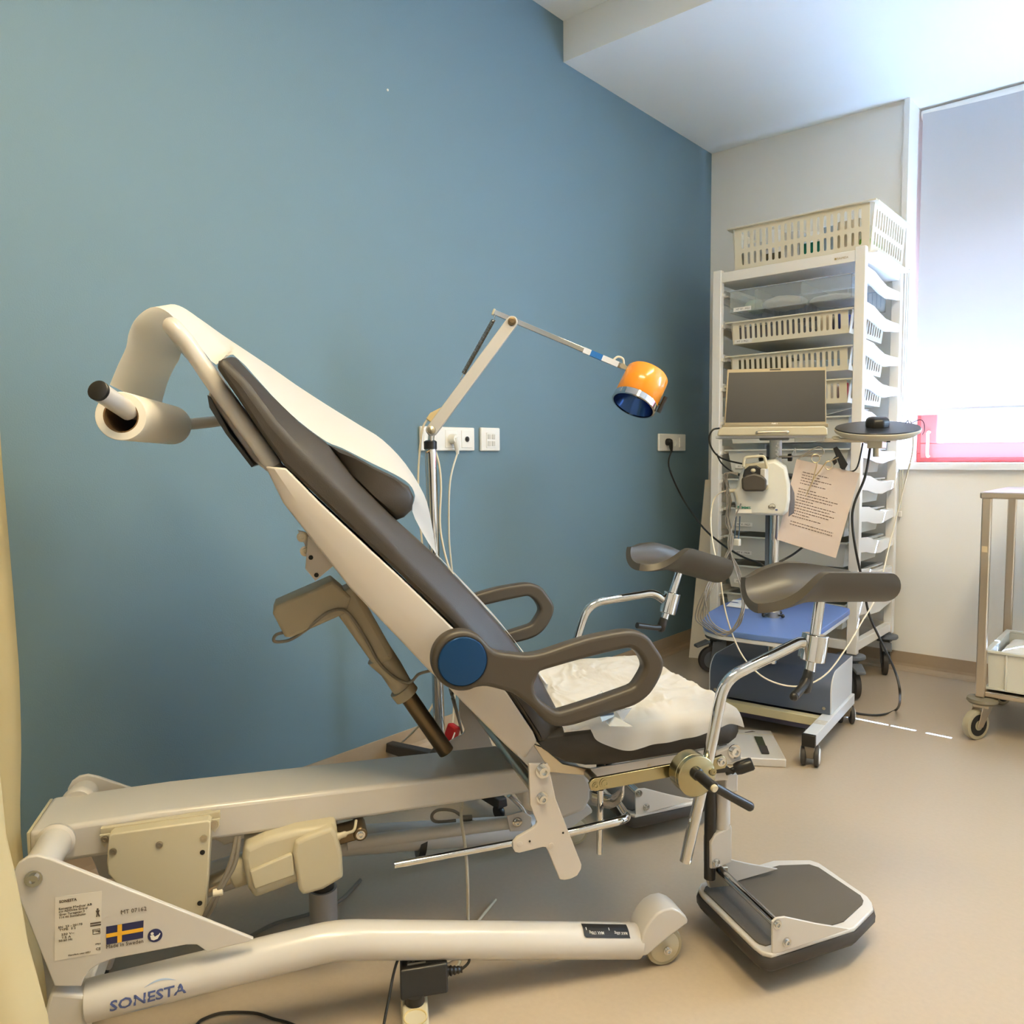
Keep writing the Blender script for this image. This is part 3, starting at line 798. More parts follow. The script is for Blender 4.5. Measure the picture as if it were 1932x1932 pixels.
def inset(a, c, t): return [(x0 + (x1 - x0) * t, y0 + (y1 - y0) * t) for (x0, y0), (x1, y1) in zip(a, c)]
mid = inset(upp, low, 0.62)
b = MB(); b.loft([shell_ring(-0.252, mid), shell_ring(-0.240, low), shell_ring(-0.233, low), shell_ring(-0.226, mid)])
sh_ = b.build('backrest_shell', M_shell, chair, bevel=0.006, seg=3, smooth=30)
b = MB(); b.loft([shell_ring(0.226, mid), shell_ring(0.233, low), shell_ring(0.240, low), shell_ring(0.252, mid)])
b.build('backrest_shell', M_shell, chair, bevel=0.006, seg=3, smooth=30)
k_ = 5
pan = [Q(x, y, -0.25) for x, y in upp[:k_ + 1]] + [Q(x, y, -0.25) for x, y in inset(upp, low, 0.45)[:k_ + 1][::-1]]
b = MB(); b.prism([W(u, -0.2, z) for u, z in pan], AV * 0.4); b.build('back_panel', M_shell, chair, bevel=0.003)
# pivot arm of the shell down to the hinge bolt
arm = [Q(x, y, -0.256) for x, y in ((972, 1413), (1009, 1406), (1031, 1441), (1034, 1452), (1030, 1460), (1018, 1463), (1007, 1458), (980, 1430))]
def parm(s):
    b = MB(); b.plate([arm], 0.012, side_fn(s * 0.2375), 0.002); b.build('pivot_arm', M_shell, chair)
mirrored(parm)
# upper shell plates behind the head end
hs = [Q(x, y, -0.19) for x, y in ((402, 696), (490, 821), (537, 884), (508, 893), (476, 868), (392, 748))]
b = MB(); b.plate([hs], 0.36, side_fn(0.0), 0.004); b.build('head_shell', M_shell, chair)
bk = [Q(x, y, -0.21) for x, y in ((390, 744), (396, 748), (432, 815), (480, 878), (474, 882), (425, 818), (394, 768))]
b = MB(); b.plate([bk], 0.40, side_fn(0.0), 0.001); b.build('back_pad', M_blk, chair)
# cushion as a loft across the chair: side wall, chamfer, slightly hollow top
c_low = [(405, 694), (445, 752), (490, 821), (533, 881), (605.7, 950), (700, 1038), (748, 1082), (814, 1145), (857, 1187), (957, 1308), (1008, 1385), (1019, 1411)]
c_cre = [(416, 672), (462, 720), (515, 795), (563, 850), (640, 925), (725, 1012), (781, 1075), (845, 1140), (892, 1195), (985, 1310), (1022, 1372), (1034, 1396)]
c_top = [(440, 669), (513, 747), (563, 795), (616, 835), (672, 905), (748, 981), (824, 1049), (886, 1115), (945, 1180), (1018, 1275), (1050, 1335), (1062, 1372)]
def cush_ring(v, tops, vt, lift):
    lo = [Q(x, y, -0.25) for x, y in (c_low if abs(v) > 0.22 else inset(c_low, c_cre, 0.8))]
    tp = [Q(x, y, vt) for x, y in tops]
    d = (-0.8 * lift, -0.6 * lift)
    return [W(u, v, z) for u, z in lo] + [W(u + d[0] * -1, v, z + d[1]) for u, z in tp[::-1]]
rings = [cush_ring(-0.252, c_cre, -0.252, 0), cush_ring(-0.205, c_top, -0.205, 0), cush_ring(-0.12, c_top, -0.205, 0.004), cush_ring(0, c_top, -0.205, 0.006), cush_ring(0.12, c_top, -0.205, 0.004), cush_ring(0.205, c_top, -0.205, 0), cush_ring(0.252, c_cre, -0.252, 0)]
b = MB(); b.loft(rings); b.build('back_cushion', M_vinyl, chair, bevel=0.010, seg=3, smooth=50)
pil = [Q(x, y, -0.18) for x, y in ((618, 838), (655, 852), (700, 878), (745, 900), (771, 918), (781, 938), (777, 962), (762, 976), (748, 981), (700, 940), (650, 890))]
cpt = (sum(p[0] for p in pil) / len(pil), sum(p[1] for p in pil) / len(pil))
def pring(v, k): return [W(cpt[0] + (u - cpt[0]) * k, v, cpt[1] + (z - cpt[1]) * k) for u, z in pil]
b = MB(); b.loft([pring(-0.205, 0.80), pring(-0.195, 0.95), pring(-0.18, 1.0), pring(0.18, 1.0), pring(0.20, 0.9)]); b.build('head_pillow', M_vinyl, chair, smooth=60)
# U-shaped tube frame
def leg_path(v):
    return [W(*(lambda q: (q[0], v, q[1]))(Q(x, y, -0.2))) for x, y in ((517, 880), (395, 710), (352, 645))]
top_n = Q(322, 612, -0.2)
pn = leg_path(-0.2) + [W(top_n[0], -0.2, top_n[1]), W(top_n[0] - 0.01, 0.2, top_n[1])] + leg_path(0.2)[::-1]
rr = [0, 0.2, 0.1, 0.05, 0.05, 0.1, 0.2, 0]
b = MB(); b.tube(fillet(pn, rr, 8, closed=False), [0.0150], 18); b.build('tube_frame', M_cream, chair)
# roll holder: a rod with a black end that carries the paper roll
far_pts = [P(352, 801, 0.18), P(415, 795, 0.22)]
hp_ = [P(187, 738, -0.27), P(243, 776, -0.19), P(352, 801, 0.18), P(420, 794, 0.24), W(-0.80, 0.20, 1.15)]
b = MB(); b.tube(fillet(hp_, [0, 0.05, 0.06, 0.04, 0], 6, closed=False), 0.0125, 16); rh = b.build('roll_holder', M_cream, chair)
a, c = P(187, 738, -0.27), P(243, 776, -0.19)
dd = (c - a).normalized()
b = MB(); b.cyl(a - dd * 0.003, a + dd * 0.001, 0.0165, 20); b.cyl(a, c, 0.0162, 20); b.build('holder_sleeve', M_cream, rh)
b = MB(); b.lathe([(0.001, 0), (0.0145, 0.0005), (0.0168, 0.002), (0.0168, 0.008)], a - dd * 0.006, dd, 22); b.build('end_cap', M_blk, rh)

# --- actuator behind the backrest
vb = 0.0
mb_ = [Q(x, y, vb) for x, y in ((515, 1150), (520, 1136), (625, 1090), (660, 1120), (650, 1150), (548, 1195), (538, 1194))]
b = MB(); b.plate([fillet([V((*p, 0)) for p in mb_], 0.006, 3)], 0.09, side_fn(vb), 0.006); am = b.build('back_motor', M_act, chair, smooth=50)
gb = [Q(x, y, vb) for x, y in ((632, 1150), (640, 1112), (668, 1098), (738, 1222), (737, 1236), (712, 1248), (698, 1243))]
b = MB(); b.plate([fillet([V((*p, 0)) for p in gb], 0.012, 3)], 0.08, side_fn(vb), 0.014, 3); b.build('gear_housing', M_act, am, smooth=50)
b = MB(); b.tube([P(715, 1235, vb), P(738, 1262, vb), P(760, 1298, vb), P(768, 1310, vb)], [0.030, 0.025, 0.023, 0.023], 20); b.build('motor_neck', M_act, am)
b = MB(); b.cyl(P(757, 1298, vb), P(768, 1312, vb), 0.028, 20); b.build('collar', M_act, am)
b = MB(); b.cyl(P(764, 1305, vb), P(842, 1418, vb), 0.018, 20); b.build('back_piston', M_dmetal, am)
b = MB(); b.tube(catmull([P(548, 1192, -0.03), P(522, 1197, -0.03), P(518, 1210, -0.03), P(545, 1208, -0.03), P(575, 1190, -0.04), P(620, 1155, -0.05), P(655, 1155, -0.05), P(690, 1205, -0.05), P(715, 1250, -0.04), P(745, 1278, -0.03), P(772, 1288, -0.03), P(790, 1272, -0.05), P(815, 1265, -0.08)], 6), 0.0032, 8); b.build('motor_cable', M_gcable, am)
bp = [Q(x, y, -0.10) for x, y in ((581, 1012), (640, 1065), (627, 1069), (595, 1096), (576, 1073))]
b = MB(); b.plate([bp], 0.006, side_fn(-0.10), 0.001); br = b.build('motor_mount', M_shell, chair)
for x, y in ((586.5, 1052), (597, 1085)):
    u, z = Q(x, y, -0.1035); b = MB(); b.lathe([(0.0045, 0), (0.0045, 0.0008)], W(u, -0.1032, z), -AV, 14); b.build('mount_hole', M_dark, br)
for x, y in ((570, 1013), (576, 1040)): u, z = Q(x, y, -0.06); bolt('mount_bolt', W(u, -0.06, z), -AV, 0.007, br, M_steel, 0.008)
q = [Q(x, y, -0.05) for x, y in ((562, 1000), (600, 1010), (640, 1065), (590, 1060))]
b = MB(); b.plate([q], 0.008, side_fn(-0.05), 0.001); b.build('mount_flange', M_shell, br)

# --- armrests: hub disc, blue cap, loop handle
outer = [(934, 1228), (962, 1233), (993, 1236), (1025, 1231), (1066, 1217), (1109, 1203.6), (1150, 1195), (1184, 1190), (1208, 1193), (1225, 1203), (1238, 1221), (1249, 1238), (1253, 1252), (1249, 1272), (1237, 1296), (1222, 1315), (1198, 1331.5), (1160, 1344), (1122, 1356), (1085, 1368), (1058, 1372), (1041.5, 1369), (1025, 1358), (1005, 1337), (988, 1323), (970, 1310), (955, 1304.6), (920, 1296)]
hubc = (872, 1247)
hub = [(hubc[0] + 57 * math.cos(math.radians(t)), hubc[1] + 57.5 * math.sin(math.radians(t))) for t in range(62, 318, 12)]
inner = [(1014.6, 1277.7), (1018, 1270), (1025, 1265.5), (1060, 1255), (1110, 1241), (1150, 1231), (1176, 1225), (1189.6, 1223.8), (1202, 1231), (1211, 1242.7), (1216.5, 1256), (1214, 1268), (1200, 1291), (1192, 1297), (1184, 1300.5), (1120, 1323), (1063, 1341), (1053, 1342), (1044, 1339.6), (1024, 1325), (1012, 1310), (1008.7, 1293.8)]
def armrest(s):
    v = s * 0.298
    du = -0.018 if s > 0 else 0.0
    op = [Q(x, y, -0.312) for x, y in outer + hub]
    ip = [Q(x, y, -0.312) for x, y in inner]
    op = [tuple(p[:2]) for p in catmull([V((*p, 0)) for p in op], 3, True)]
    ip = [tuple(p[:2]) for p in catmull([V((*p, 0)) for p in ip], 3, True)]
    b = MB(); b.plate([op, ip], 0.034, lambda c: W(c.x + du, v - c.z, c.y), 0.009, 4)
    a = b.build('armrest', M_grey, chair, smooth=60)
    cu, cz = Q(*hubc, -0.312)
    cu += du
    b = MB(); b.lathe([(0.0455, 0.0), (0.0475, 0.001), (0.0475, 0.002), (0.0455, 0.0025)], W(cu, v + s * 0.0165, cz), AV * s, 40, cap=False); b.build('cap_ring', M_blk, a)
    b = MB(); b.lathe([(0.0452, 0.0), (0.0452, 0.0015), (0.0435, 0.0035), (0.03, 0.0045), (0.001, 0.005)], W(cu, v + s * 0.0165, cz), AV * s, 48); b.build('hub_cap', M_cap, a)
    b = MB(); b.cyl(W(cu, v - s * 0.01, cz), W(cu, s * 0.24, cz), 0.03, 24); b.build('hub_axle', M_blk, a)
mirrored(armrest)

# --- seat
st = [Q(x, y, -0.25) for x, y in ((1016, 1398), (1034, 1388), (1100, 1379), (1200, 1368), (1300, 1355), (1368, 1347), (1384, 1350), (1392, 1362), (1393, 1380), (1388, 1394), (1376, 1406), (1300, 1421), (1200, 1438), (1150, 1446), (1105, 1447), (1068, 1440), (1040, 1425), (1022, 1410))]
def seat_ring(v, k):
    cu = sum(p[0] for p in st) / len(st); cz = sum(p[1] for p in st) / len(st)
    return [W(cu + (u - cu) * (0.97 + 0.03 * k), v, cz + (z - cz) * k) for u, z in st]
b = MB(); b.loft([seat_ring(-0.252, 0.80), seat_ring(-0.246, 0.93), seat_ring(-0.23, 1.0), seat_ring(0.23, 1.0), seat_ring(0.246, 0.93), seat_ring(0.252, 0.80)])
b.build('seat_cushion', M_vinyl, chair, smooth=60)
# side rails of the seat
def rails(s):
    r = [Q(x, y, -0.245) for x, y in ((1114, 1450), (1385, 1404), (1392, 1410), (1391, 1428), (1262, 1446), (1116, 1474))]
    b = MB(); b.plate([r], 0.006, side_fn(s * 0.245), 0.001); sr = b.build('seat_rail', M_shell, chair)
    if s < 0:
        u, z = Q(1225, 1444, -0.2485); b = MB(); b.lathe([(0.004, 0), (0.004, 0.001)], W(u, -0.2482, z), -AV, 14); b.build('rail_hole', M_steel, sr)
    r = [Q(x, y, -0.30) for x, y in ((1112, 1480), (1116, 1473), (1122, 1469.5), (1262, 1444), (1345, 1430), (1350, 1447), (1265, 1467), (1123, 1493.5), (1115, 1491))]
    b = MB(); b.plate([r], 0.008, side_fn(s * 0.295), 0.0012); br = b.build('support_bar', M_yzinc, chair)
    if s < 0:
        for x, y, rad in ((1124.5, 1483, 0.005), (1141.5, 1478, 0.0075)): u, z = Q(x, y, -0.30); bolt('bar_bolt', W(u, -0.299, z), -AV, rad, br, M_yzinc, 0.003)
    u, z = Q(1130, 1480, -0.30)
    b = MB(); b.cyl(W(u, s * 0.243, z), W(u, s * 0.292, z), 0.009, 14); b.build('spacer', M_steel, br)
mirrored(rails)
b = MB(); b.cyl(P(1024, 1448, -0.24), W(*(lambda q: (q[0], 0.24, q[1]))(Q(1024, 1448, -0.24))), 0.011, 16); b.build('seat_axle', M_steel, chair)
q = [Q(x, y, -0.22) for x, y in ((1005, 1402), (1025, 1410), (1060, 1440), (1118, 1452), (1112, 1462), (1035, 1455))]
for v in (-0.22, 0.22):
    b = MB(); b.plate([q], 0.01, side_fn(v), 0.001); b.build('seat_bracket', M_steel, chair)

# --- leg supports
def knee_trough(name, c, yaw, pitch, length):
    """Curved trough: full wall on the far side, near wall swept down to nothing at the inner end."""
    R = Matrix.Rotation(yaw, 3, 'Z') @ Matrix.Rotation(pitch, 3, 'Y')
    def sm(x): x = max(0.0, min(1.0, x)); return x * x * (3 - 2 * x)
    NS, NT = 40, 26
    a_, h_ = 0.058, 0.050
    def point(i, j, off):
        s = 0.5 - 0.5 * math.cos(math.pi * i / NS)
        endr = math.sqrt(max(0.0, 1 - ((s - 0.86) / 0.14) ** 2)) if s > 0.86 else 1.0
        thn = 180 + 84 * (1 - sm((s + 0.02) / 0.36))
        thn = thn + (262 - thn) * (1 - endr) * 0.75
        thf = 362 - 10 * (1 - sm(s / 0.15)) - 70 * (1 - endr) - 16 * sm((s - 0.45) / 0.5)
        th = math.radians(thn + (thf - thn) * j / NT)
        rx, rz = a_ + off, h_ + off
        drop = -0.022 * (1 - sm(s / 0.36))
        x = (s - 0.5) * length - 0.012 * max(0, math.sin(th + math.pi)) * (1 - sm(s / 0.2))
        return V((x, rx * math.cos(th), rz * math.sin(th) * (1.0 if th > math.pi else 1.0) + drop))
    inn = [[c + R @ point(i, j, 0) for j in range(NT + 1)] for i in range(NS + 1)]
    out = [[c + R @ point(i, j, 0.019) for j in range(NT + 1)] for i in range(NS + 1)]
    rings = []
    for i in range(NS + 1): rings.append(inn[i] + out[i][::-1])
    b = MB(); b.loft(rings)
    return b.build(name, M_pad, chair, bevel=0.009, seg=4, smooth=60)
def tube_obj(name, pts, rad, r, m=M_chrome, parent=None, n=16):
    b = MB(); b.tube(fillet(pts, rad, 8, closed=False), r, n); return b.build(name, m, parent or chair)
RT = AU.to_track_quat('X', 'Z').to_euler().z
yaw0 = math.atan2(AU.y, AU.x)
knee_trough('leg_trough', P(1553, 1071, -0.335), yaw0 - 0.02, math.radians(3), 0.275)
vr = -0.325
tube_obj('support_rod', [P(1293, 1626, vr), P(1338, 1424, vr), P(1366, 1282, vr), P(1508, 1212, vr), P(1522, 1213, vr - 0.005)], [0, 0, 0.07, 0.04, 0], 0.0115)
a, c = P(1541, 1197, vr - 0.01), P(1533, 1247, vr - 0.01)
b = MB(); b.cyl(a, c, 0.0245, 28); b.build('clamp', M_chrome, chair, bevel=0.002)
a, c = P(1530, 1196, vr + 0.012), P(1521, 1241, vr + 0.012)
b = MB(); b.cyl(a, c, 0.017, 24); b.build('clamp_collar', M_chrome, chair, bevel=0.001)
b = MB(); b.cyl(P(1549, 1118, vr - 0.01), P(1528, 1266, vr - 0.01), 0.0105, 18); b.build('trough_post', M_chrome, chair)
b = MB(); b.lathe([(0.009, 0), (0.0115, 0.003), (0.0115, 0.02), (0.013, 0.03), (0.012, 0.045), (0.006, 0.05)], P(1528, 1263, vr - 0.01), P(1518, 1300, vr - 0.01) - P(1528, 1263, vr - 0.01), 16)
b.tube([P(1524, 1280, vr - 0.012), P(1517, 1293, vr - 0.016), P(1499, 1313, vr - 0.03)], [0.009, 0.0085, 0.0095], 12); b.ball(P(1498, 1314, vr - 0.03), 0.0095, n=12)
b.build('clamp_lever', M_blk, chair, smooth=50)
# clutch disc that carries the rod
a = P(1316, 1466, -0.352)
b = MB(); b.lathe([(0.038, 0), (0.0405, 0.002), (0.0405, 0.012), (0.0395, 0.013), (0.0405, 0.014), (0.0405, 0.040), (0.038, 0.042)], a, AV, 44); dk = b.build('clutch_disc', M_yzinc, chair)
bolt('disc_screw', P(1345, 1456.5, -0.352), -AV, 0.005, dk, M_yzinc, 0.002)
a, c = P(1312, 1457, -0.352), P(1346, 1486, -0.405)
b = MB(); b.lathe([(0.0115, -0.01), (0.0125, 0), (0.0125, 0.01), (0.0105, 0.012), (0.0105, (c - a).length)], a, c - a, 20); hb = b.build('clutch_hub', M_blk, chair)
dd = (c - a).normalized()
b = MB(); b.lathe([(0.0072, 0), (0.0072, 0.005), (0.006, 0.006), (0.001, 0.006)], c, dd, 18); b.build('hub_button', M_plas, hb)
b = MB(); b.tube([P(1338, 1478, -0.395), P(1375, 1500, -0.398), P(1414, 1521, -0.40)], [0.0092, 0.0088, 0.0095], 14); b.ball(P(1414, 1521, -0.40), 0.0095, n=12); b.build('clutch_handle', M_blk, chair, smooth=50)
q = [Q(x, y, -0.30) for x, y in ((1340, 1432), (1362, 1424), (1369, 1430), (1370, 1440), (1366, 1448), (1345, 1452))]
b = MB(); b.plate([q], 0.01, side_fn(-0.30), 0.002); lk = b.build('clutch_link', M_yzinc, chair)
bolt('link_bolt', P(1361, 1437, -0.305), -AV, 0.0065, lk)
# same on the far side
vf = 0.30
tube_obj('support_rod', [W(*(lambda q: (q[0], vf, q[1]))(Q(1318, 1505, vr))), P(1088, 1205, vf), P(1110, 1138, vf), P(1232, 1118, vf), P(1254, 1133, vf - 0.005)], [0, 0, 0.07, 0.05, 0], 0.0115)
a, c = P(1269, 1118, vf - 0.01), P(1259, 1157, vf - 0.01)
b = MB(); b.cyl(a, c, 0.0225, 26); b.build('clamp', M_chrome, chair, bevel=0.002)
b = MB(); b.cyl(P(1287, 1060, vf - 0.01), P(1252, 1172, vf - 0.01), 0.0105, 18); b.build('trough_post', M_chrome, chair)
b = MB(); b.lathe([(0.011, 0), (0.0125, 0.01), (0.0125, 0.034), (0.006, 0.04)], P(1253, 1166, vf - 0.01), P(1246, 1188, vf - 0.01) - P(1253, 1166, vf - 0.01), 16)
b.tube([P(1247, 1184, vf - 0.012), P(1232, 1184, vf - 0.02), P(1202, 1180, vf - 0.03)], [0.009, 0.0075, 0.0085], 12); b.build('clamp_lever', M_blk, chair, smooth=50)
knee_trough('leg_trough', P(1291, 1036, vf - 0.01), yaw0 + math.radians(14), math.radians(16), 0.275)
b = MB(); u, z = Q(1316, 1466, -0.352); b.lathe([(0.038, 0), (0.0405, 0.002), (0.0405, 0.040), (0.038, 0.042)], W(u, 0.31, z), AV, 40); b.build('clutch_disc', M_yzinc, chair)

# --- footrests
zt = 0.088
pl = [Qz_ for Qz_ in ()]
def qz(px, py, z):
    p = onz(px, py, z); return ((p - CO).dot(AU), (p - CO).dot(AV))
rim = [qz(x, y, zt) for x, y in ((1318, 1678), (1322, 1666), (1336, 1660), (1459, 1623), (1528, 1622), (1546, 1628), (1637, 1691), (1645, 1702), (1648, 1714), (1612, 1750), (1456, 1800), (1438, 1796), (1422, 1784), (1324, 1688))]
mat1 = [qz(x, y, zt + 0.002) for x, y in ((1328, 1680), (1331, 1673), (1340, 1669), (1470, 1633), (1527, 1631), (1545, 1637), (1624, 1690), (1629, 1699), (1627, 1706), (1592, 1738), (1445, 1784), (1432, 1780), (1425, 1775))]
dV = None
def top_fn(z): return lambda c, z=z: W(c.x, c.y, z + c.z)
def footrest(dv):
    sh = lambda pts: [(u, v + dv) for u, v in pts]
    b = MB(); b.plate([sh(rim)], 0.010, top_fn(zt - 0.005), 0.003); fp = b.build('foot_plate', M_cream, chair)
    cu = sum(p[0] for p in rim) / len(rim); cv = sum(p[1] for p in rim) / len(rim)
    sc = lambda k: [(cu + (u - cu) * k, cv + (v - cv) * k + dv) for u, v in rim]
    b = MB(); b.loft([[W(u, v, z) for u, v in sc(k)] for k, z in ((0.90, 0.045), (0.97, 0.048), (1.02, 0.058), (1.025, 0.072), (1.01, 0.079))]); b.build('rubber_skirt', M_rub, fp, smooth=60)
    b = MB(); b.plate([sh(mat1)], 0.003, top_fn(zt + 0.0015), 0.001); b.build('grip_mat', M_grip, fp)
    # side cheeks carrying the cross rods
    vn = qz(1456, 1800, zt)[1] + 0.004 + dv
    vfar = qz(1345, 1668, zt)[1] - 0.01 + dv
    ck = [Q(x, y, qz(1456, 1800, zt)[1] + 0.004) for x, y in ((1456, 1800), (1456, 1738), (1464, 1731), (1480, 1729), (1540, 1742), (1602, 1752))]
    for v, s in ((vn, -1), (vfar, 1)):
        b = MB(); b.plate([ck], 0.005, side_fn(v), 0.001); c_ = b.build('cheek_plate', M_cream, fp)
        for x, y in ((1467, 1744.5), (1485, 1778)):
            u, z = Q(x, y, qz(1456, 1800, zt)[1]); bolt('cheek_bolt', W(u, v + s * 0.003, z), AV * s, 0.0062, c_ if False else fp, h=0.005)
    for x, y, r in ((1467, 1744.5, 0.009), (1478, 1760, 0.006)):
        u, z = Q(x, y, qz(1456, 1800, zt)[1])
        b = MB(); b.cyl(W(u, vn, z), W(u, vfar, z), r, 16); b.build('cross_rod', M_chrome, fp)
    # upright: black inner tube beside white outer tube, clamp with bolt
    vp = vfar - 0.03 - dv
    u1, z1 = Q(1362, 1640, vp)
    u0, z0 = Q(1339, 1640, vp)
    ztop = Q(1350, 1475, vp)[1]
    b = MB(); b.cyl(W(u1, vp + dv, z1 + 0.03), W(u1, vp + dv, ztop), 0.0165, 20); b.build('upright_tube', M_cream, chair)
    b = MB(); b.cyl(W(u0, vp + dv, z0 - 0.02), W(u0, vp + dv, ztop - 0.005), 0.0125, 18); b.build('upright_slider', M_blk, chair)
    q = [Q(x, y, vp - 0.018) for x, y in ((1342, 1640), (1342, 1590), (1350, 1575), (1372, 1565), (1379, 1556), (1382, 1562), (1381, 1628), (1350, 1640))]
    b = MB(); b.plate([q], 0.034, side_fn(vp + dv), 0.003); kc = b.build('upright_clamp', M_cream, chair)
    u, z = Q(1352, 1629, vp - 0.02); bolt('clamp_bolt', W(u, vp + dv - 0.018, z), -AV, 0.006, kc)
    q = [Q(x, y, vp) for x, y in ((1332, 1650), (1348, 1636), (1374, 1636), (1376, 1672), (1340, 1676))]
    b = MB(); b.plate([q], 0.012, side_fn(vp + dv + 0.006), 0.002); b.build('upright_foot', M_steel, chair)
    return vp
vp = footrest(0.0)
# far footrest: the same assembly, as far over as the photographed one
uq = Q(1467, 1744.5, qz(1456, 1800, zt)[1])
best = min((abs((lambda r: (r.x - uq[0]))(V((Q(1213, 1496, v)[0], 0, 0)))) + abs(Q(1213, 1496, v)[1] - uq[1]), v) for v in [0.05 + 0.005 * k for k in range(60)])[1]
footrest(best - qz(1456, 1800, zt)[1])
# cross head that ties the uprights to the seat rails, with its knobs
def head(s):
    q = [Q(x, y, -0.26) for x, y in ((1348, 1420), (1375, 1408), (1392, 1406), (1396, 1418), (1395, 1432), (1370, 1440), (1372, 1470), (1346, 1472))]
    b = MB(); b.plate([q], 0.012, side_fn(s * 0.26), 0.002); h = b.build('upright_head', M_cream, chair)
    u, z = Q(1386, 1418, -0.268)
    bolt('head_bolt', W(u, s * 0.267, z), AV * s, 0.010, h, h=0.008)
    u1, z1 = Q(1360, 1480, vp)
    b = MB(); b.bar(W(u1, s * 0.255, z1 + 0.02), W(u1, vp if s < 0 else best - qz(1456, 1800, zt)[1] + vp, z1 + 0.02), 0.03, 0.04); b.build('head_block', M_cream, h, bevel=0.003)
mirrored(head)
b = MB(); b.lathe([(0.006, -0.02), (0.006, 0), (0.0115, 0.001), (0.0135, 0.010), (0.0135, 0.036), (0.011, 0.040)], P(1386, 1452, -0.27), P(1418, 1441, -0.285) - P(1386, 1452, -0.27), 18); b.build('locking_knob', M_blk, chair)
b = MB(); b.prism([P(x, y, -0.275) for x, y in ((1350, 1442), (1366, 1440), (1388, 1458), (1384, 1462), (1372, 1458), (1352, 1460))], AV * 0.02); b.build('locking_lever', M_blk, chair, bevel=0.002)

# ------------------------------------------------------------------ paper on the chair
rc_n, rc_f = P(228, 785, -0.20), P(323, 802, 0.15)
roll = thing('paper_roll', (rc_n + rc_f) / 2, 'roll of white couch paper hanging on the rod behind the chair head', 'paper roll')
b = MB()
L_ = (rc_f - rc_n).length
b.lathe([(0.0285, 0.0), (0.0405, 0.0), (0.0415, 0.002), (0.0415, L_ - 0.002), (0.0405, L_), (0.0285, L_), (0.0285, 0.0)], rc_n, rc_f - rc_n, 40, cap=False)
b.build('roll_body', M_paper, roll)
b = MB(); b.lathe([(0.0262, 0.001), (0.0285, 0.001), (0.0285, L_ - 0.001), (0.0262, L_ - 0.001), (0.0262, 0.001)], rc_n, rc_f - rc_n, 32, cap=False); b.build('cardboard_core', mat('cardboard', rgb(120, 92, 62), 0.8), roll)
# the strip pulled over the tube and down the backrest
def poly(pts, v): return [P(x, y, v) for x, y in pts]
near = poly([(207, 726), (222, 690), (238, 655), (242, 632), (252, 607), (270, 588), (292, 579), (318, 590), (345, 618), (378, 655), (408, 688)], -0.185)
farp = poly([(302, 772), (316, 722), (330, 692), (338, 678), (346, 650), (352, 620), (355, 600), (362, 592), (372, 598), (392, 612), (420, 632)], 0.16)
midp = poly([(245, 745), (262, 705), (276, 668), (284, 636), (290, 608), (302, 586), (322, 574), (345, 580), (366, 596), (400, 632), (437, 668)], -0.04)
down_n = poly([(440, 669), (513, 746), (563, 794), (616, 833), (645, 845), (700, 873), (745, 895), (772, 913), (783, 936), (778, 965)], -0.165) + poly([(800, 1010), (824, 1045), (886, 1110), (945, 1175), (990, 1236), (1030, 1290)], -0.19)
down_f = poly([(450, 652), (510, 692), (560, 727), (620, 766), (680, 803), (722, 830), (765, 875), (800, 933), (812, 975), (819, 1015)], 0.19) + poly([(824, 1046), (838, 1062), (898, 1128), (955, 1190), (996, 1240), (1036, 1292)], 0.16)
N_ = len(near)
n_all = near + down_n
f_all = farp + down_f
m_all = midp + [(a * 0.45 + c * 0.55) for a, c in zip(down_n, down_f)]
rows = []
for t in range(13):
    s = t / 12
    row = []
    for a, m_, c in zip(n_all, m_all, f_all):
        w0, w1, w2 = (1 - s) * (1 - 2 * s) if False else max(0, 1 - 2 * s), 1 - abs(2 * s - 1), max(0, 2 * s - 1)
        row.append(a * w0 + m_ * w1 + c * w2)
    rows.append(catmull(row, 3))
b = MB(); b.grid(rows); b.build('paper_strip', M_tissue, None, smooth=80, label='white couch paper drawn over the chair head and down the tilted backrest', cat='couch paper')

# crumpled absorbent sheet over the seat
def zs_top(u): return 0.5 * (Q(1100, 1379, -0.25)[1] + Q(1300, 1355, -0.25)[1])
edge_u0, edge_u1 = Q(1060, 1373, -0.25)[0], Q(1390, 1352, -0.25)[0]
hem = [(1060, 1370), (1079, 1379), (1094, 1376), (1109, 1369), (1117, 1382), (1125, 1396), (1148, 1407), (1171, 1414), (1190, 1415), (1210, 1410), (1230, 1405), (1257, 1400), (1284, 1396), (1311, 1389), (1338, 1381), (1360, 1372), (1380, 1366), (1402, 1371)]
hemq = [Q(x, y, -0.262) for x, y in hem]
random.seed(3)
ztop = 0.512
def fold(u, v):
    n1 = noise.noise(V((u * 7, v * 6, 3.1)))
    n2 = 1 - abs(noise.noise(V((u * 34 + 4 * n1, v * 11, 1.7)))) * 2
    n3 = 1 - abs(noise.noise(V((u * 15, v * 42 + 3 * n1, 7.7)))) * 2
    return 0.010 * max(0, n1) + 0.0055 * max(0, n2) ** 2 + 0.0040 * max(0, n3) ** 2
hemf = catmull([V((u, 0, z)) for u, z in hemq], 5)
NV = 64
rows = []
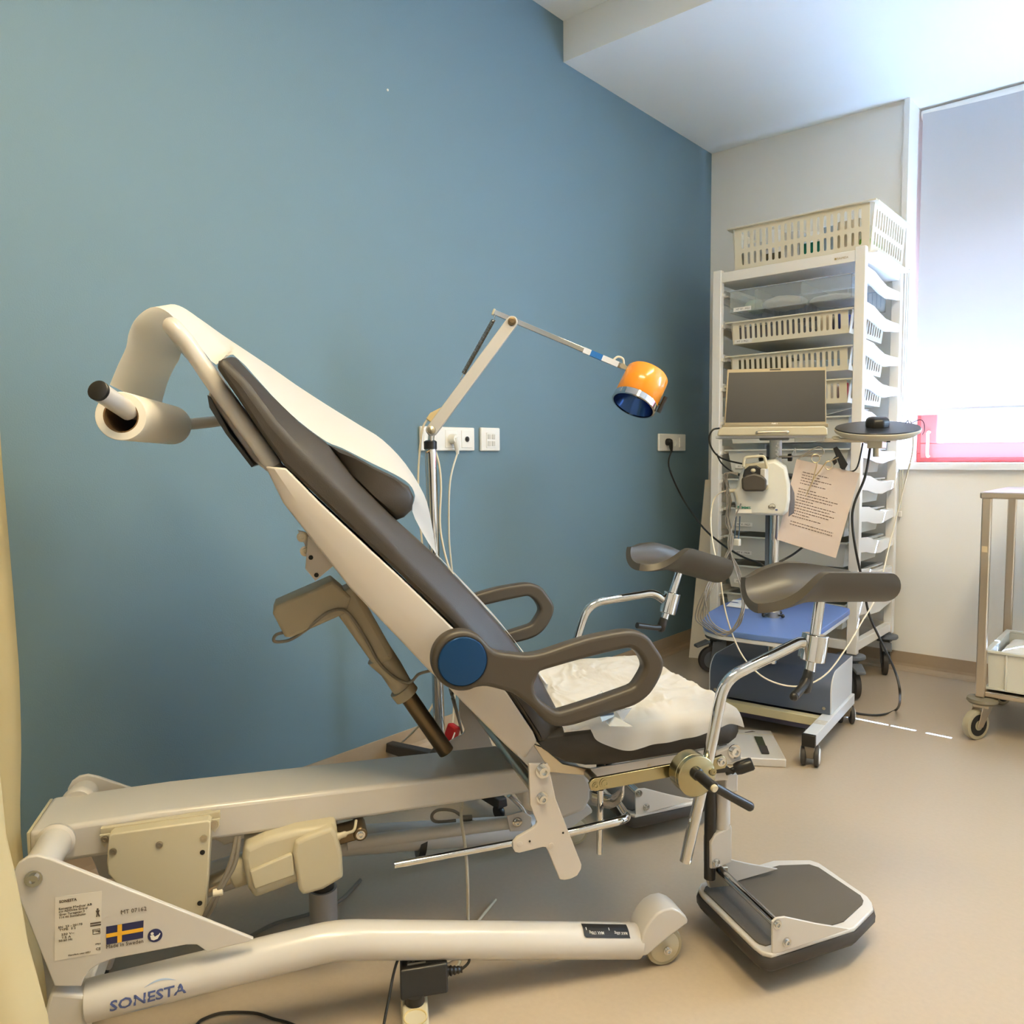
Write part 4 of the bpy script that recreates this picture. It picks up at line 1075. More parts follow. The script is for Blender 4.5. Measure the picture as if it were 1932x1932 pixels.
for i, h in enumerate(hemf):
    u, z = h.x, h.z
    s = i / (len(hemf) - 1)
    wob = 0.006 * noise.noise(V((u * 26, 0.4, 0)))
    row = [W(u, -0.264 - wob, z), W(u * 0.98, -0.263 - wob * 0.6, (z + ztop) / 2), W(u * 0.97, -0.258, ztop - 0.005)]
    fv = 0.235 - 0.02 * max(0, s - 0.6) + 0.006 * noise.noise(V((u * 30, 2.0, 0)))
    ue = u * 0.965
    for k in range(NV):
        t = (k + 1) / NV
        v = -0.256 + (fv + 0.256) * t
        uu = ue - 0.015 * t * s
        lift = 0.004 + fold(uu, v)
        if t > 0.92: lift *= (1 - t) / 0.08
        row.append(W(uu, v, ztop + lift * min(1, t * 8)))
    rows.append(row)
b = MB(); b.grid(rows); b.build('absorbent_sheet', M_tissue, None, smooth=80, label='crumpled white absorbent sheet spread over the dark chair seat', cat='sheet')
# opened plastic sleeve lying on the sheet
pts = [qp for qp in (qz(1100, 1335, 0.535), qz(1135, 1312, 0.535), qz(1160, 1340, 0.535), qz(1192, 1345, 0.535), qz(1175, 1362, 0.535), qz(1195, 1386, 0.530), qz(1150, 1372, 0.535), qz(1125, 1352, 0.535))]
cx, cy = sum(p[0] for p in pts) / len(pts), sum(p[1] for p in pts) / len(pts)
b = MB()
ring = [W(u, v, 0.537 + 0.008 * (i % 2)) for i, (u, v) in enumerate(pts)]
ring2 = [W(cx + (u - cx) * 0.5, cy + (v - cy) * 0.5, 0.548 - 0.007 * (i % 2)) for i, (u, v) in enumerate(pts)]
b.loft([ring, ring2], cap=False)
vs = b.verts(ring2); b.face(vs)
sl = thing('plastic_sleeve', W(cx, cy, 0.53), 'crumpled clear plastic wrapper with a blue print lying on the white seat sheet', 'wrapper')
b.build('film', M_film, sl, solid=0.0005, smooth=0)
b = MB(); b.prism([onz(x, y, 0.55) for x, y in ((1132, 1352), (1158, 1345), (1159, 1352), (1136, 1362))], (0, 0, 0.001)); b.build('printed_panel', mat('pale_blue_label', rgb(150, 172, 204), 0.5), sl, smooth=0)

# ------------------------------------------------------------------ examination lamp on its wheeled stand
LP = V((-1.79, 1.705, 0))
lampo = thing('examination_lamp', LP, 'floor lamp with orange head and chrome pole behind the examination chair', 'lamp')
LPq = LP + AZ * 0.0
M_beige = mat('aged_beige_plastic', rgb(212, 190, 144), 0.45)
for k, (ang, ln) in enumerate(((178, 0.30), (250, 0.30), (-12, 0.34), (52, 0.28), (116, 0.26))):
    d = V((math.cos(math.radians(ang)), math.sin(math.radians(ang)), 0))
    b = MB(); n = V((-d.y, d.x, 0))
    b.hexa([LP + d * 0.02 - n * 0.022 + AZ * 0.045, LP + d * 0.02 + n * 0.022 + AZ * 0.045, LP + d * ln + n * 0.019 + AZ * 0.038, LP + d * ln - n * 0.019 + AZ * 0.038],
           [LP + d * 0.02 - n * 0.020 + AZ * 0.095, LP + d * 0.02 + n * 0.020 + AZ * 0.095, LP + d * ln + n * 0.015 + AZ * 0.066, LP + d * ln - n * 0.015 + AZ * 0.066])
    lg = b.build('base_leg', M_rub, lampo, bevel=0.004)
    b = MB(); b.lathe([(0.019, -0.008), (0.021, -0.005), (0.021, 0.005), (0.019, 0.008)], LP + d * (ln - 0.02) + AZ * 0.021, n, 18); b.build('castor', M_blk, lg)
b = MB(); b.lathe([(0.045, 0.04), (0.045, 0.085), (0.030, 0.105), (0.024, 0.11)], LP, AZ, 24); b.build('base_hub', M_rub, lampo)
tp = onf(812, 838, LP)
b = MB(); b.cyl(LP + AZ * 0.09, tp, 0.0185, 24); b.build('pole', M_chrome, lampo)
b = MB(); b.lathe([(0.0205, -0.012), (0.0205, 0.012), (0.014, 0.016)], tp - AZ * 0.004, AZ, 24); b.build('pole_collar', M_blk, lampo)
b = MB(); b.tube([tp + AZ * -0.02 + FH * -0.02, tp + AZ * -0.026 + FH * -0.026 + _r * -0.01], 0.003, 8); b.build('set_screw', M_dmetal, lampo)
j0, j1 = onf(815, 812, LP), onf(966, 608, LP)
b = MB(); b.cyl(tp, j0, 0.010, 14); b.cyl(j0 - FH * 0.022, j0 + FH * 0.022, 0.0135, 18); b.build('pole_joint', M_chrome, lampo)
ad = (j1 - j0).normalized(); an = ad.cross(FH).normalized()
b = MB(); b.plate([[(x, y) for x, y in [(0.0 + 0.018 * math.cos(t), 0.018 * math.sin(t)) for t in [math.pi / 2 + math.pi * k / 8 for k in range(9)]] + [((j1 - j0).length + 0.018 * math.cos(t), 0.018 * math.sin(t)) for t in [-math.pi / 2 + math.pi * k / 8 for k in range(9)]]]], 0.028, lambda c: j0 + ad * c.x + an * c.y + FH * c.z, 0.002)
b.build('lower_arm', M_cream, lampo)
b = MB(); b.lathe([(0.0125, 0), (0.0125, 0.006), (0.007, 0.007), (0.007, 0.012), (0.001, 0.012)], j1 - FH * 0.014, -FH, 18); b.build('elbow_bolt', M_dmetal, lampo)
b = MB(); b.lathe([(0.0125, 0), (0.0125, 0.006), (0.006, 0.008), (0.001, 0.010)], j0 - FH * 0.022, -FH, 18); b.build('joint_bolt', M_steel, lampo)
b = MB(); b.prism([onf(x, y, LP) + FH * 0.012 for x, y in ((804, 790), (812, 779), (834, 768), (826, 800), (816, 800))], FH * -0.02); b.build('cable_boot', M_beige, lampo, bevel=0.003)
# upper arm
u0, u1 = onf(930, 585, LP) + FH * 0.03, onf(1176, 689, LP) + FH * 0.03
def along(t): return u0 + (u1 - u0) * t
b = MB(); b.bar(u0, u1, 0.012, 0.017); ua = b.build('upper_arm', M_chrome, lampo, bevel=0.002)
b = MB(); b.bar(along(-0.005), along(0.012), 0.014, 0.020); b.build('arm_end_cap', M_plas, ua, bevel=0.002)
b = MB(); b.bar(along(0.755), along(0.845), 0.0128, 0.0178); b.build('blue_tape', mat('blue_tape', rgb(16, 104, 184), 0.45), ua)
b = MB(); b.bar(along(0.70), along(0.755), 0.0126, 0.0176); b.bar(along(0.845), along(0.97), 0.0126, 0.0176); b.build('arm_sleeve', mat('pale_grey_paint', rgb(206, 210, 220), 0.4), ua)
b = MB(); b.cyl(j1 - FH * 0.012, j1 + FH * 0.045, 0.009, 16); b.build('elbow_pin', M_dmetal, lampo)
# spring with its hooks
s0, s1 = onf(931, 602, LP) + FH * 0.012, onf(874, 704, LP) + FH * 0.012
sd = (s1 - s0).normalized(); sx = sd.cross(FH).normalized()
b = MB(); turns = 46; n_ = turns * 8
b.tube([s0 + (s1 - s0) * (k / n_) + (sx * math.cos(k * math.pi / 4) + FH * math.sin(k * math.pi / 4)) * 0.0062 for k in range(n_ + 1)], 0.0014, 5)
b.build('spring', M_dmetal, lampo)
b = MB(); b.tube([along(0.02), s0, s0 + sd * 0.01], 0.0018, 6); b.tube([s1 - sd * 0.01, s1 + sd * 0.02, s1 + sd * 0.024 + ad * -0.004 + an * -0.008], 0.0018, 6); b.build('spring_hook', M_chrome, lampo)
# head
hc = onf(1226, 703, LP) + FH * 0.03
ax = (_r * -0.43 + _d * 0.86 - _f * 0.28).normalized()
Hh, Rr = 0.122, 0.0685
b = MB(); b.lathe([(0.001, -0.002), (Rr - 0.012, -0.001), (Rr - 0.004, 0.002), (Rr, 0.009), (Rr, Hh)], hc, ax, 44, cap=False); hd = b.build('lamp_shade', mat('orange_enamel', rgb(244, 150, 32), 0.22, coat=0.5), lampo, solid=0.0015)
b = MB(); b.lathe([(Rr + 0.0005, Hh - 0.022), (Rr + 0.0025, Hh - 0.020), (Rr + 0.0025, Hh), (Rr - 0.003, Hh + 0.001), (Rr - 0.003, Hh - 0.015)], hc, ax, 44, cap=False); b.build('rim_ring', M_chrome, hd)
b = MB(); b.lathe([(Rr - 0.003, Hh - 0.004), (Rr - 0.012, Hh - 0.03), (0.02, Hh - 0.085), (0.001, Hh - 0.088)], hc, ax, 40, cap=False); b.build('reflector', mat('blue_reflector', rgb(54, 84, 140), 0.18, metal=0.9), hd)
b = MB(); b.ball(hc + ax * (Hh - 0.055), 0.022, n=16); b.build('bulb', mat('bulb_glass', rgb(150, 176, 220), 0.1), hd)
side = onf(1190, 695, LP) + FH * 0.03
b = MB(); b.bar(along(0.97), side + (side - along(1.0)) * 0.3, 0.012, 0.012); b.cyl(u1 - FH * 0.014, u1 + FH * 0.014, 0.008, 14); b.cyl(side - FH * 0.012, side + FH * 0.012, 0.010, 14); b.build('head_joint', M_steel, lampo)
b = MB(); b.tube(catmull([along(0.93) + AZ * 0.006, onf(1160, 677, LP) + FH * 0.03, onf(1168, 671, LP) + FH * 0.03, onf(1178, 675, LP) + FH * 0.03, onf(1181, 688, LP) + FH * 0.03, onf(1192, 692, LP) + FH * 0.04], 6), 0.0034, 8); b.build('head_cable', M_cable, lampo)
k0, k1 = onf(1240, 779, LP) - FH * 0.02, onf(1254, 750, LP) - FH * 0.02
b = MB(); b.cyl(k0, k1, 0.0068, 12); b.cyl((k0 + k1) / 2, hc + ax * 0.09, 0.004, 10); b.build('handle', M_blk, hd)
# supply cable: out of the knuckle, down the pole, to the floor
b = MB()
b.tube(catmull([onf(x, y, LP) for x, y in ((806, 792), (798, 806), (794, 830), (791, 860), (789, 905), (791, 960), (800, 1060), (822, 1230), (827, 1300), (805, 1350), (785, 1375))] + [onz(745, 1412, 0.006), onz(700, 1440, 0.006)], 5), 0.0034, 8)
b.tube(catmull([onf(x, y, LP) for x, y in ((822, 852), (829, 880), (832, 920), (830, 985), (836, 1030), (846, 1068), (858, 1100), (858, 1200), (870, 1330))] + [onz(868, 1392, 0.006), onz(905, 1362, 0.006)], 5), 0.0034, 8)
b.build('supply_cable', M_cable, lampo)

# ------------------------------------------------------------------ storage rack with baskets
RX0, RX1, RY0, RY1, RZ0, RZ1 = -1.725, -1.045, 3.44, 4.0, 0.19, 1.90
M_rack = mat('white_rack', rgb(234, 228, 218), 0.35)
M_bask = mat('cream_basket', rgb(222, 212, 188), 0.45)
M_bin = mat('grey_white_bin', rgb(206, 204, 194), 0.4)
rack = thing('storage_rack', ((RX0 + RX1) / 2, (RY0 + RY1) / 2, 0), 'tall white wheeled rack of baskets and bins in the corner beside the window', 'storage rack')
PW, PD = 0.042, 0.034
for x in (RX0 + PW / 2, RX1 - PW / 2):
    for y in (RY0 + PD / 2, RY1 - PD / 2):
        b = MB(); b.box((x, y, (RZ0 + RZ1) / 2), (PW, PD, RZ1 - RZ0)); b.build('post', M_rack, rack, bevel=0.003)
b = MB()
for y in (RY0 + PD / 2, RY1 - PD / 2): b.box(((RX0 + RX1) / 2, y, RZ1 - 0.035), (RX1 - RX0 - 2 * PW, PD * 0.7, 0.046))
b.box(((RX0 + RX1) / 2, (RY0 + RY1) / 2, RZ1 - 0.05), (RX1 - RX0 - 0.02, RY1 - RY0 - 0.02, 0.012))
for x in (RX0 + PW / 2, RX1 - PW / 2): b.box((x, (RY0 + RY1) / 2, RZ1 - 0.03), (PW * 0.7, RY1 - RY0 - 2 * PD, 0.04))
b.build('top_board', M_rack, rack, bevel=0.002)
b = MB()
for y in (RY0 + PD / 2, RY1 - PD / 2): b.box(((RX0 + RX1) / 2, y, RZ0 + 0.035), (RX1 - RX0 - 2 * PW, PD * 0.7, 0.04))
for x in (RX0 + PW / 2, RX1 - PW / 2): b.box((x, (RY0 + RY1) / 2, RZ0 + 0.03), (PW * 0.7, RY1 - RY0 - 2 * PD, 0.04))
b.build('base_frame', M_rack, rack, bevel=0.002)
LEV = [1.80, 1.655, 1.50, 1.362, 1.205, 1.066, 0.93, 0.795, 0.662, 0.525, 0.39]
def wave(y0, y1, z):
    L = y1 - y0
    top = [(y0, z + 0.026), (y0 + L * .25, z + 0.020), (y0 + L * .42, z + 0.002), (y0 + L * .62, z - 0.014), (y1, z - 0.010)]
    bot = [(y0, z - 0.038), (y0 + L * .20, z - 0.044), (y0 + L * .40, z - 0.060), (y0 + L * .62, z - 0.066), (y0 + L * .8, z - 0.056), (y1, z - 0.048)]
    return top + bot[::-1]
for z in LEV:
    for x, s in ((RX1 - 0.012, -1), (RX0 + 0.012, 1)):
        b = MB(); b.prism([V((x - 0.006, y, zz)) for y, zz in wave(RY0 + PD, RY1 - PD, z)], (0.012, 0, 0))
        b.box((x + s * 0.016, (RY0 + RY1) / 2 + 0.02, z - 0.012), (0.034, RY1 - RY0 - 0.10, 0.006)); b.box((x + s * 0.020, RY0 + 0.028, z - 0.012), (0.03, 0.03, 0.014)); b.box((x + s * 0.018, RY0 + 0.03, z + 0.012), (0.022, 0.03, 0.010))
        b.build('side_support', M_rack, rack, bevel=0.002)
def castor(parent, x, y, ang, braked=True):
    c = V((x, y, 0)); d = V((math.cos(ang), math.sin(ang), 0)); n = V((-d.y, d.x, 0))
    b = MB(); w_ = c + d * 0.035
    b.lathe([(0.055, -0.012), (0.062, -0.010), (0.0625, 0), (0.062, 0.010), (0.055, 0.012)], w_ + AZ * 0.0625, n, 28); wl = b.build('castor_wheel', M_rub, parent)
    b = MB(); b.lathe([(0.042, -0.0135), (0.001, -0.014), (0.001, 0.014), (0.042, 0.0135)], w_ + AZ * 0.0625, n, 24); b.build('wheel_disc', M_gwheel, wl)
    b = MB(); b.cyl(c + AZ * 0.16, c + AZ * 0.195, 0.028, 18)
    for s in (-1, 1):
        o = n * (0.018 * s)
        b.prism([w_ + AZ * 0.05 - d * 0.012 + o, w_ + AZ * 0.05 + d * 0.012 + o, c + AZ * 0.15 + d * 0.035 + o, c + AZ * 0.165 - d * 0.035 + o, c + AZ * 0.13 - d * 0.035 + o], n * 0.005)
    b.box(c + AZ * 0.158, (0.06, 0.045, 0.014)); b.build('castor_fork', M_gwheel, wl, bevel=0.002)
    if braked:
        b = MB(); b.lathe([(0.055, 0), (0.06, 0.006), (0.058, 0.016), (0.03, 0.022)], c + AZ * 0.166, AZ, 24); b.build('bumper_disc', M_gwheel, wl)
        b = MB(); b.prism([c + d * 0.05 + n * 0.026 + AZ * 0.145, c + d * 0.115 + n * 0.02 + AZ * 0.125, c + d * 0.115 - n * 0.02 + AZ * 0.125, c + d * 0.05 - n * 0.026 + AZ * 0.145], AZ * 0.012); b.build('brake_pedal', M_gwheel, wl, bevel=0.003)
for x, y, a in ((RX0 + 0.03, RY0 + 0.03, -2.2), (RX1 - 0.03, RY0 + 0.03, -0.9), (RX0 + 0.03, RY1 - 0.04, 2.0), (RX1 - 0.03, RY1 - 0.04, -1.2)): castor(rack, x, y, a)
b = MB(); b.text('RAUMEDA', 0.012, lambda c: V((RX1 - 0.115 + c.x, RY0 + 0.003 - c.z, RZ1 - 0.040 + c.y)), sx=0.8); b.box((RX1 - 0.122, RY0 + 0.003, RZ1 - 0.036), (0.008, 0.0008, 0.008))
tmp = b.build('maker_print', mat('ochre_print', rgb(176, 150, 96), 0.5), rack, smooth=0)

def slotted(b, o, ex, ez, w, h, th, nrm, slots):
    """A wall panel w by h with rounded slot holes; slots: (x, z, width, height)."""
    loops = [[(0, 0), (w, 0), (w, h), (0, h)]]
    for x, z, sw, sh in slots:
        r = sw / 2
        loops.append([(x + r * math.cos(math.radians(t)), z + sh - r + r * math.sin(math.radians(t))) for t in range(0, 181, 45)] + [(x + r * math.cos(math.radians(t)), z + r + r * math.sin(math.radians(t))) for t in range(180, 361, 45)])
    b.plate(loops, th, lambda c: o + ex * c.x + ez * c.y + nrm * c.z)
def basket(x0, x1, y0, y1, z0, z1, label, m, rows=1, group=None, taper=0.012, nx=19, ny=12, name='slotted_basket', tilt=0.0, cat='basket'):
    t = thing(name, ((x0 + x1) / 2, (y0 + y1) / 2, z0), label, cat, group)
    h = z1 - z0
    b = MB()
    X, Y = V((1, 0, 0)), V((0, 1, 0))
    def sl(w, n):
        pitch = (w - 0.05) / n
        out = []
        for k in range(n):
            x = 0.025 + pitch * (k + 0.5)
            if rows == 1: out.append((x, h * 0.20, pitch * 0.46, h * 0.66))
            else: out += [(x, h * 0.17, pitch * 0.44, h * 0.27), (x, h * 0.53, pitch * 0.44, h * 0.37)]
        return out
    for yy, k in ((y0, -1), (y1, 1)):
        slotted(b, V((x0 + taper, yy - k * taper, z0)), X, (AZ * h + Y * (k * taper)) / h, x1 - x0 - 2 * taper, h, 0.003, Y, sl(x1 - x0 - 2 * taper, nx))
    for xx, k in ((x0, -1), (x1, 1)):
        slotted(b, V((xx - k * taper, y0 + taper, z0)), Y, (AZ * h + X * (k * taper)) / h, y1 - y0 - 2 * taper, h, 0.003, X, sl(y1 - y0 - 2 * taper, ny))
    b.box(((x0 + x1) / 2, (y0 + y1) / 2, z0 + 0.002), (x1 - x0 - 2 * taper, y1 - y0 - 2 * taper, 0.004))
    b.build('basket_body', m, t, smooth=0)
    b = MB(); e = 0.016
    for c, s in ((((x0 + x1) / 2, y0 - e / 2, z1), (x1 - x0 + 2 * e, e + 0.006, 0.006)), (((x0 + x1) / 2, y1 + e / 2, z1), (x1 - x0 + 2 * e, e + 0.006, 0.006)), ((x0 - e / 2, (y0 + y1) / 2, z1), (e + 0.006, y1 - y0, 0.006)), ((x1 + e / 2, (y0 + y1) / 2, z1), (e + 0.006, y1 - y0, 0.006))): b.box(c, s)
    b.build('basket_rim', m, t, bevel=0.0015)
    return t
BX0, BX1, BY0, BY1 = RX0 + 0.075, RX1 - 0.062, RY0 + 0.03, RY1 - 0.05
GB = 'cream slotted baskets in the rack'
def label_strip(t, x, y, z, w=0.085, h=0.018, body=''):
    b = MB(); b.box((x, y, z), (w, 0.001, h)); l = b.build('paper_label', M_paper, t, smooth=0)
    if body:
        b = MB(); b.text(body, h * 0.7, lambda c: V((x + c.x - w * 0.36, y - 0.0008 - c.z, z - h * 0.26 + c.y)), th=0.0002); b.build('label_print', M_ink, l, smooth=0)
def contents(name, t_box, pieces, labels, cat, group):
    for (x, y, z, sx, sy, sz, rz, m), lb in zip(pieces, labels):
        R = Matrix.Rotation(rz, 3, 'Z')
        MB().box((x, y, z + sz / 2), (sx, sy, sz), R).build(name, m, None, bevel=min(sx, sy, sz) * 0.18, label=lb, cat=cat, group=group)
names = {1: 'highest cream slotted basket in the rack, just below the clear tray', 2: 'cream slotted basket in the rack right behind the top of the laptop', 3: 'cream slotted basket in the rack behind the laptop screen, red items inside'}
for k in (1, 2, 3):
    t = basket(BX0, BX1, BY0, BY1, LEV[k] - 0.098, LEV[k], names[k], M_bask, group=GB)
    if k == 1: label_strip(t, BX0 + 0.062, BY0 + 0.008, LEV[k] - 0.086, body='MT-3 MG1')
    b = MB()
    for q in range(3): b.box((BX1 + 0.004, BY0 + 0.05 + 0.004 * q, LEV[k] - 0.03 - 0.02 * q), (0.004, 0.02, 0.03))
    b.build('side_clip', M_rack, t, bevel=0.001)
pal = {'grey': mat('grey_wrap', rgb(126, 122, 124), 0.5), 'blue': mat('blue_wrap', rgb(60, 78, 150), 0.5), 'white': mat('white_wrap', rgb(226, 224, 220), 0.4), 'teal': mat('teal_wrap', rgb(20, 140, 122), 0.4), 'green': mat('green_wrap', rgb(120, 190, 40), 0.4), 'red': mat('red_wrap', rgb(190, 44, 48), 0.45), 'olive': mat('olive_wrap', rgb(104, 100, 80), 0.6), 'sky': mat('pale_blue_wrap', rgb(176, 196, 214), 0.4), 'cream': mat('cream_wrap', rgb(222, 206, 176), 0.5)}
def box_thing(name, c, s, m, label, cat, group=None, rz=0.0, bevel=0.004):
    return MB().box((c[0], c[1], c[2] + s[2] / 2), s, Matrix.Rotation(rz, 3, 'Z')).build(name, m, None, bevel=bevel, label=label, cat=cat, group=group, origin=(c[0], c[1], c[2]))
z1_, z2_, z3_ = LEV[1] - 0.094, LEV[2] - 0.094, LEV[3] - 0.094
box_thing('sterile_pack', (-1.50, BY0 + 0.20, z1_), (0.26, 0.34, 0.075), pal['grey'], 'dark grey wrapped pack in the left half of the highest slotted basket', 'sterile pack')
box_thing('sterile_pack', (-1.235, BY0 + 0.10, z1_), (0.06, 0.10, 0.088), pal['cream'], 'small cream carton in the right half of the highest slotted basket', 'sterile pack')
box_thing('sterile_pack', (-1.165, BY0 + 0.14, z1_), (0.05, 0.20, 0.086), pal['blue'], 'blue wrapped pack at the right end of the highest slotted basket', 'sterile pack')
box_thing('sterile_pack', (-1.52, BY0 + 0.22, z2_), (0.24, 0.36, 0.08), pal['olive'], 'dark pack at the left of the basket behind the laptop top', 'sterile pack')
box_thing('sterile_pack', (-1.33, BY0 + 0.12, z2_), (0.10, 0.16, 0.055), pal['white'], 'low white pack in the middle of the basket behind the laptop top', 'sterile pack')
box_thing('sterile_pack', (-1.20, BY0 + 0.20, z2_), (0.12, 0.30, 0.05), pal['sky'], 'pale blue pack at the right of the basket behind the laptop top', 'sterile pack')
box_thing('sterile_pack', (-1.145, BY0 + 0.05, z3_), (0.02, 0.06, 0.085), pal['red'], 'red item at the right end of the basket behind the laptop screen', 'sterile pack')
box_thing('sterile_pack', (-1.20, BY0 + 0.12, z3_), (0.06, 0.16, 0.08), pal['white'], 'white wrapped pack beside the red item in the basket behind the laptop screen', 'sterile pack')
# clear divided tray on the top level
cz0, cz1 = LEV[0] - 0.098, LEV[0]
ct = thing('clear_tray', ((BX0 + BX1) / 2, (BY0 + BY1) / 2, cz0), 'clear plastic divided tray on the topmost level of the white rack', 'tray')
b = MB()
for c, s in ((((BX0 + BX1) / 2, BY0, (cz0 + cz1) / 2), (BX1 - BX0, 0.003, cz1 - cz0)), (((BX0 + BX1) / 2, BY1, (cz0 + cz1) / 2), (BX1 - BX0, 0.003, cz1 - cz0)), ((BX0, (BY0 + BY1) / 2, (cz0 + cz1) / 2), (0.003, BY1 - BY0, cz1 - cz0)), ((BX1, (BY0 + BY1) / 2, (cz0 + cz1) / 2), (0.003, BY1 - BY0, cz1 - cz0)), (((BX0 + BX1) / 2, (BY0 + BY1) / 2, cz0), (BX1 - BX0, BY1 - BY0, 0.003))): b.box(c, s)
b.build('tray_shell', M_clear, ct, smooth=0)
b = MB()
for x in (BX0 + 0.12, BX0 + 0.33): b.box((x, (BY0 + BY1) / 2, (cz0 + cz1) / 2), (0.003, BY1 - BY0, cz1 - cz0 - 0.01))
b.build('divider', M_clear, ct, smooth=0)
b = MB()
for k in range(28):
    x = BX0 + 0.02 + (BX1 - BX0 - 0.04) * k / 27
    b.box((x, BY1 - 0.004, (cz0 + cz1) / 2 + 0.01), (0.0035, 0.003, cz1 - cz0 - 0.03))
b.box(((BX0 + BX1) / 2, BY0 - 0.004, cz1), (BX1 - BX0 + 0.02, 0.010, 0.004)); b.box(((BX0 + BX1) / 2, BY1, cz1), (BX1 - BX0 + 0.02, 0.010, 0.004))
b.build('tray_ribs', M_film, ct, smooth=0)
label_strip(ct, BX0 + 0.06, BY0 - 0.003, cz0 + 0.012, body='MT 07 - MG1')
def bag(c, s, label, m):
    b = MB(); R = Matrix.Rotation(random.uniform(-0.1, 0.1), 3, 'Z')
    b.ball((c[0], c[1], c[2] + s[2] / 2), 1.0, (s[0] / 2, s[1] / 2, s[2] / 2), 20, R)
    for v in b.bm.verts: v.co += V((0, 0, 0.006 * noise.noise(v.co * 30)))
    b.build('sterile_bag', m, None, label=label, cat='bag', smooth=60)
bag((-1.44, BY0 + 0.12, cz0 + 0.003), (0.20, 0.20, 0.062), 'bulging white bag in the middle of the clear top tray', M_tissue)
bag((-1.22, BY0 + 0.16, cz0 + 0.003), (0.23, 0.26, 0.042), 'flat white bag in the right part of the clear top tray', M_tissue)
bag((-1.57, BY0 + 0.10, cz0 + 0.003), (0.09, 0.14, 0.06), 'pale green bag in the left part of the clear top tray', mat('pale_green_wrap', rgb(196, 214, 196), 0.5))
# solid bins on the lower levels
def solid_bin(k, label):
    z1 = LEV[k]; z0 = z1 - 0.105
    t = thing('solid_bin', ((BX0 + BX1) / 2, (BY0 + BY1) / 2, z0), label, 'bin', 'plain grey white bins in the rack')
    b = MB(); tp_ = 0.015
    lo = [V((BX0 + tp_, BY0 + tp_, z0)), V((BX1 - tp_, BY0 + tp_, z0)), V((BX1 - tp_, BY1 - tp_, z0)), V((BX0 + tp_, BY1 - tp_, z0))]
    hi = [V((BX0, BY0, z1)), V((BX1, BY0, z1)), V((BX1, BY1, z1)), V((BX0, BY1, z1))]
    vl, vh = b.verts(lo), b.verts(hi)
    b.face(vl)
    for i in range(4): b.face((vl[i], vl[(i + 1) % 4], vh[(i + 1) % 4], vh[i]))
    b.build('bin_shell', M_bin, t, solid=0.004, smooth=0)
    b = MB(); e = 0.014
    for c, s in ((((BX0 + BX1) / 2, BY0 - e / 2, z1), (BX1 - BX0 + 2 * e, e + 0.006, 0.007)), (((BX0 + BX1) / 2, BY1 + e / 2, z1), (BX1 - BX0 + 2 * e, e + 0.006, 0.007)), ((BX0 - e / 2, (BY0 + BY1) / 2, z1), (e + 0.006, BY1 - BY0, 0.007)), ((BX1 + e / 2, (BY0 + BY1) / 2, z1), (e + 0.006, BY1 - BY0, 0.007))): b.box(c, s)
    b.build('bin_rim', M_bin, t, bevel=0.0015)
    b = MB()
    for q in range(10): b.box((BX1 - 0.006, BY0 + 0.06 + 0.012 * q, z1 - 0.05), (0.006, 0.004, 0.07))
    b.build('bin_ribs', M_bin, t, smooth=0)
    label_strip(t, BX0 + 0.075, BY0 + 0.006, z1 - 0.075, body='MT 4 - MG%d' % k)
lbls = {4: 'plain grey white bin with papers on top, just right of and below the laptop', 5: 'plain bin at laptop tray height in the white rack', 6: 'plain bin in the rack behind the top of the white measuring unit', 7: 'plain bin in the rack behind the lower half of the white measuring unit', 8: 'plain bin in the rack just below the white measuring unit, dark gap beneath', 9: 'plain bin in the rack just above the front leg support', 10: 'lowest bin in the rack, behind the blue cart shelf'}
for k in lbls: solid_bin(k, lbls[k])
b = MB(); b.prism([V((-1.23, BY0 + 0.02, LEV[4] + 0.005)), V((-1.10, BY0 + 0.02, LEV[4] + 0.035)), V((-1.10, BY0 + 0.25, LEV[4] + 0.035)), V((-1.23, BY0 + 0.25, LEV[4] + 0.005))], (0, 0, 0.002)); b.build('folded_leaflet', M_paper, None, smooth=0, label='tilted white leaflet lying in the bin to the right of the laptop', cat='leaflet')
# large basket on top of the rack
TZ = RZ1 - 0.018
tb_ = basket(RX0 + 0.075, RX1 + 0.015, RY0 + 0.035, RY1 - 0.03, TZ, TZ + 0.20, 'large cream slotted basket full of packs, standing on top of the white rack', M_bask, rows=2, taper=0.014, nx=19, ny=12, name='large_basket')
b = MB(); b.box(((RX0 + RX1) / 2 + 0.02, (RY0 + RY1) / 2 + 0.01, TZ - 0.004), (RX1 - RX0 + 0.03, RY1 - RY0 - 0.06, 0.007)); b.build('rack_tray', M_rack, rack, bevel=0.002)
gx = RX0 + 0.11
tops = [('white', 0.10, 0.13), ('olive', 0.09, 0.07), ('white', 0.08, 0.15), ('teal', 0.09, 0.085), ('sky', 0.07, 0.14), ('cream', 0.10, 0.15), ('green', 0.05, 0.06)]
tl_ = ['white pack at the left end of the large top basket', 'dark olive pack in the left half of the large top basket', 'tall white pack in the middle of the large top basket', 'teal pack in the large top basket, right of the middle', 'pale blue pack in the right half of the large top basket', 'cream carton at the right end of the large top basket', 'bright green pack in the front right corner of the large top basket']
x = gx
for (m, wd, h), lb in zip(tops, tl_):
    box_thing('supply_pack', (x + wd / 2, RY0 + 0.17, TZ + 0.005), (wd - 0.006, 0.18, h), pal[m], lb, 'pack')
    x += wd * (0.985 if m != 'cream' else 0.9)
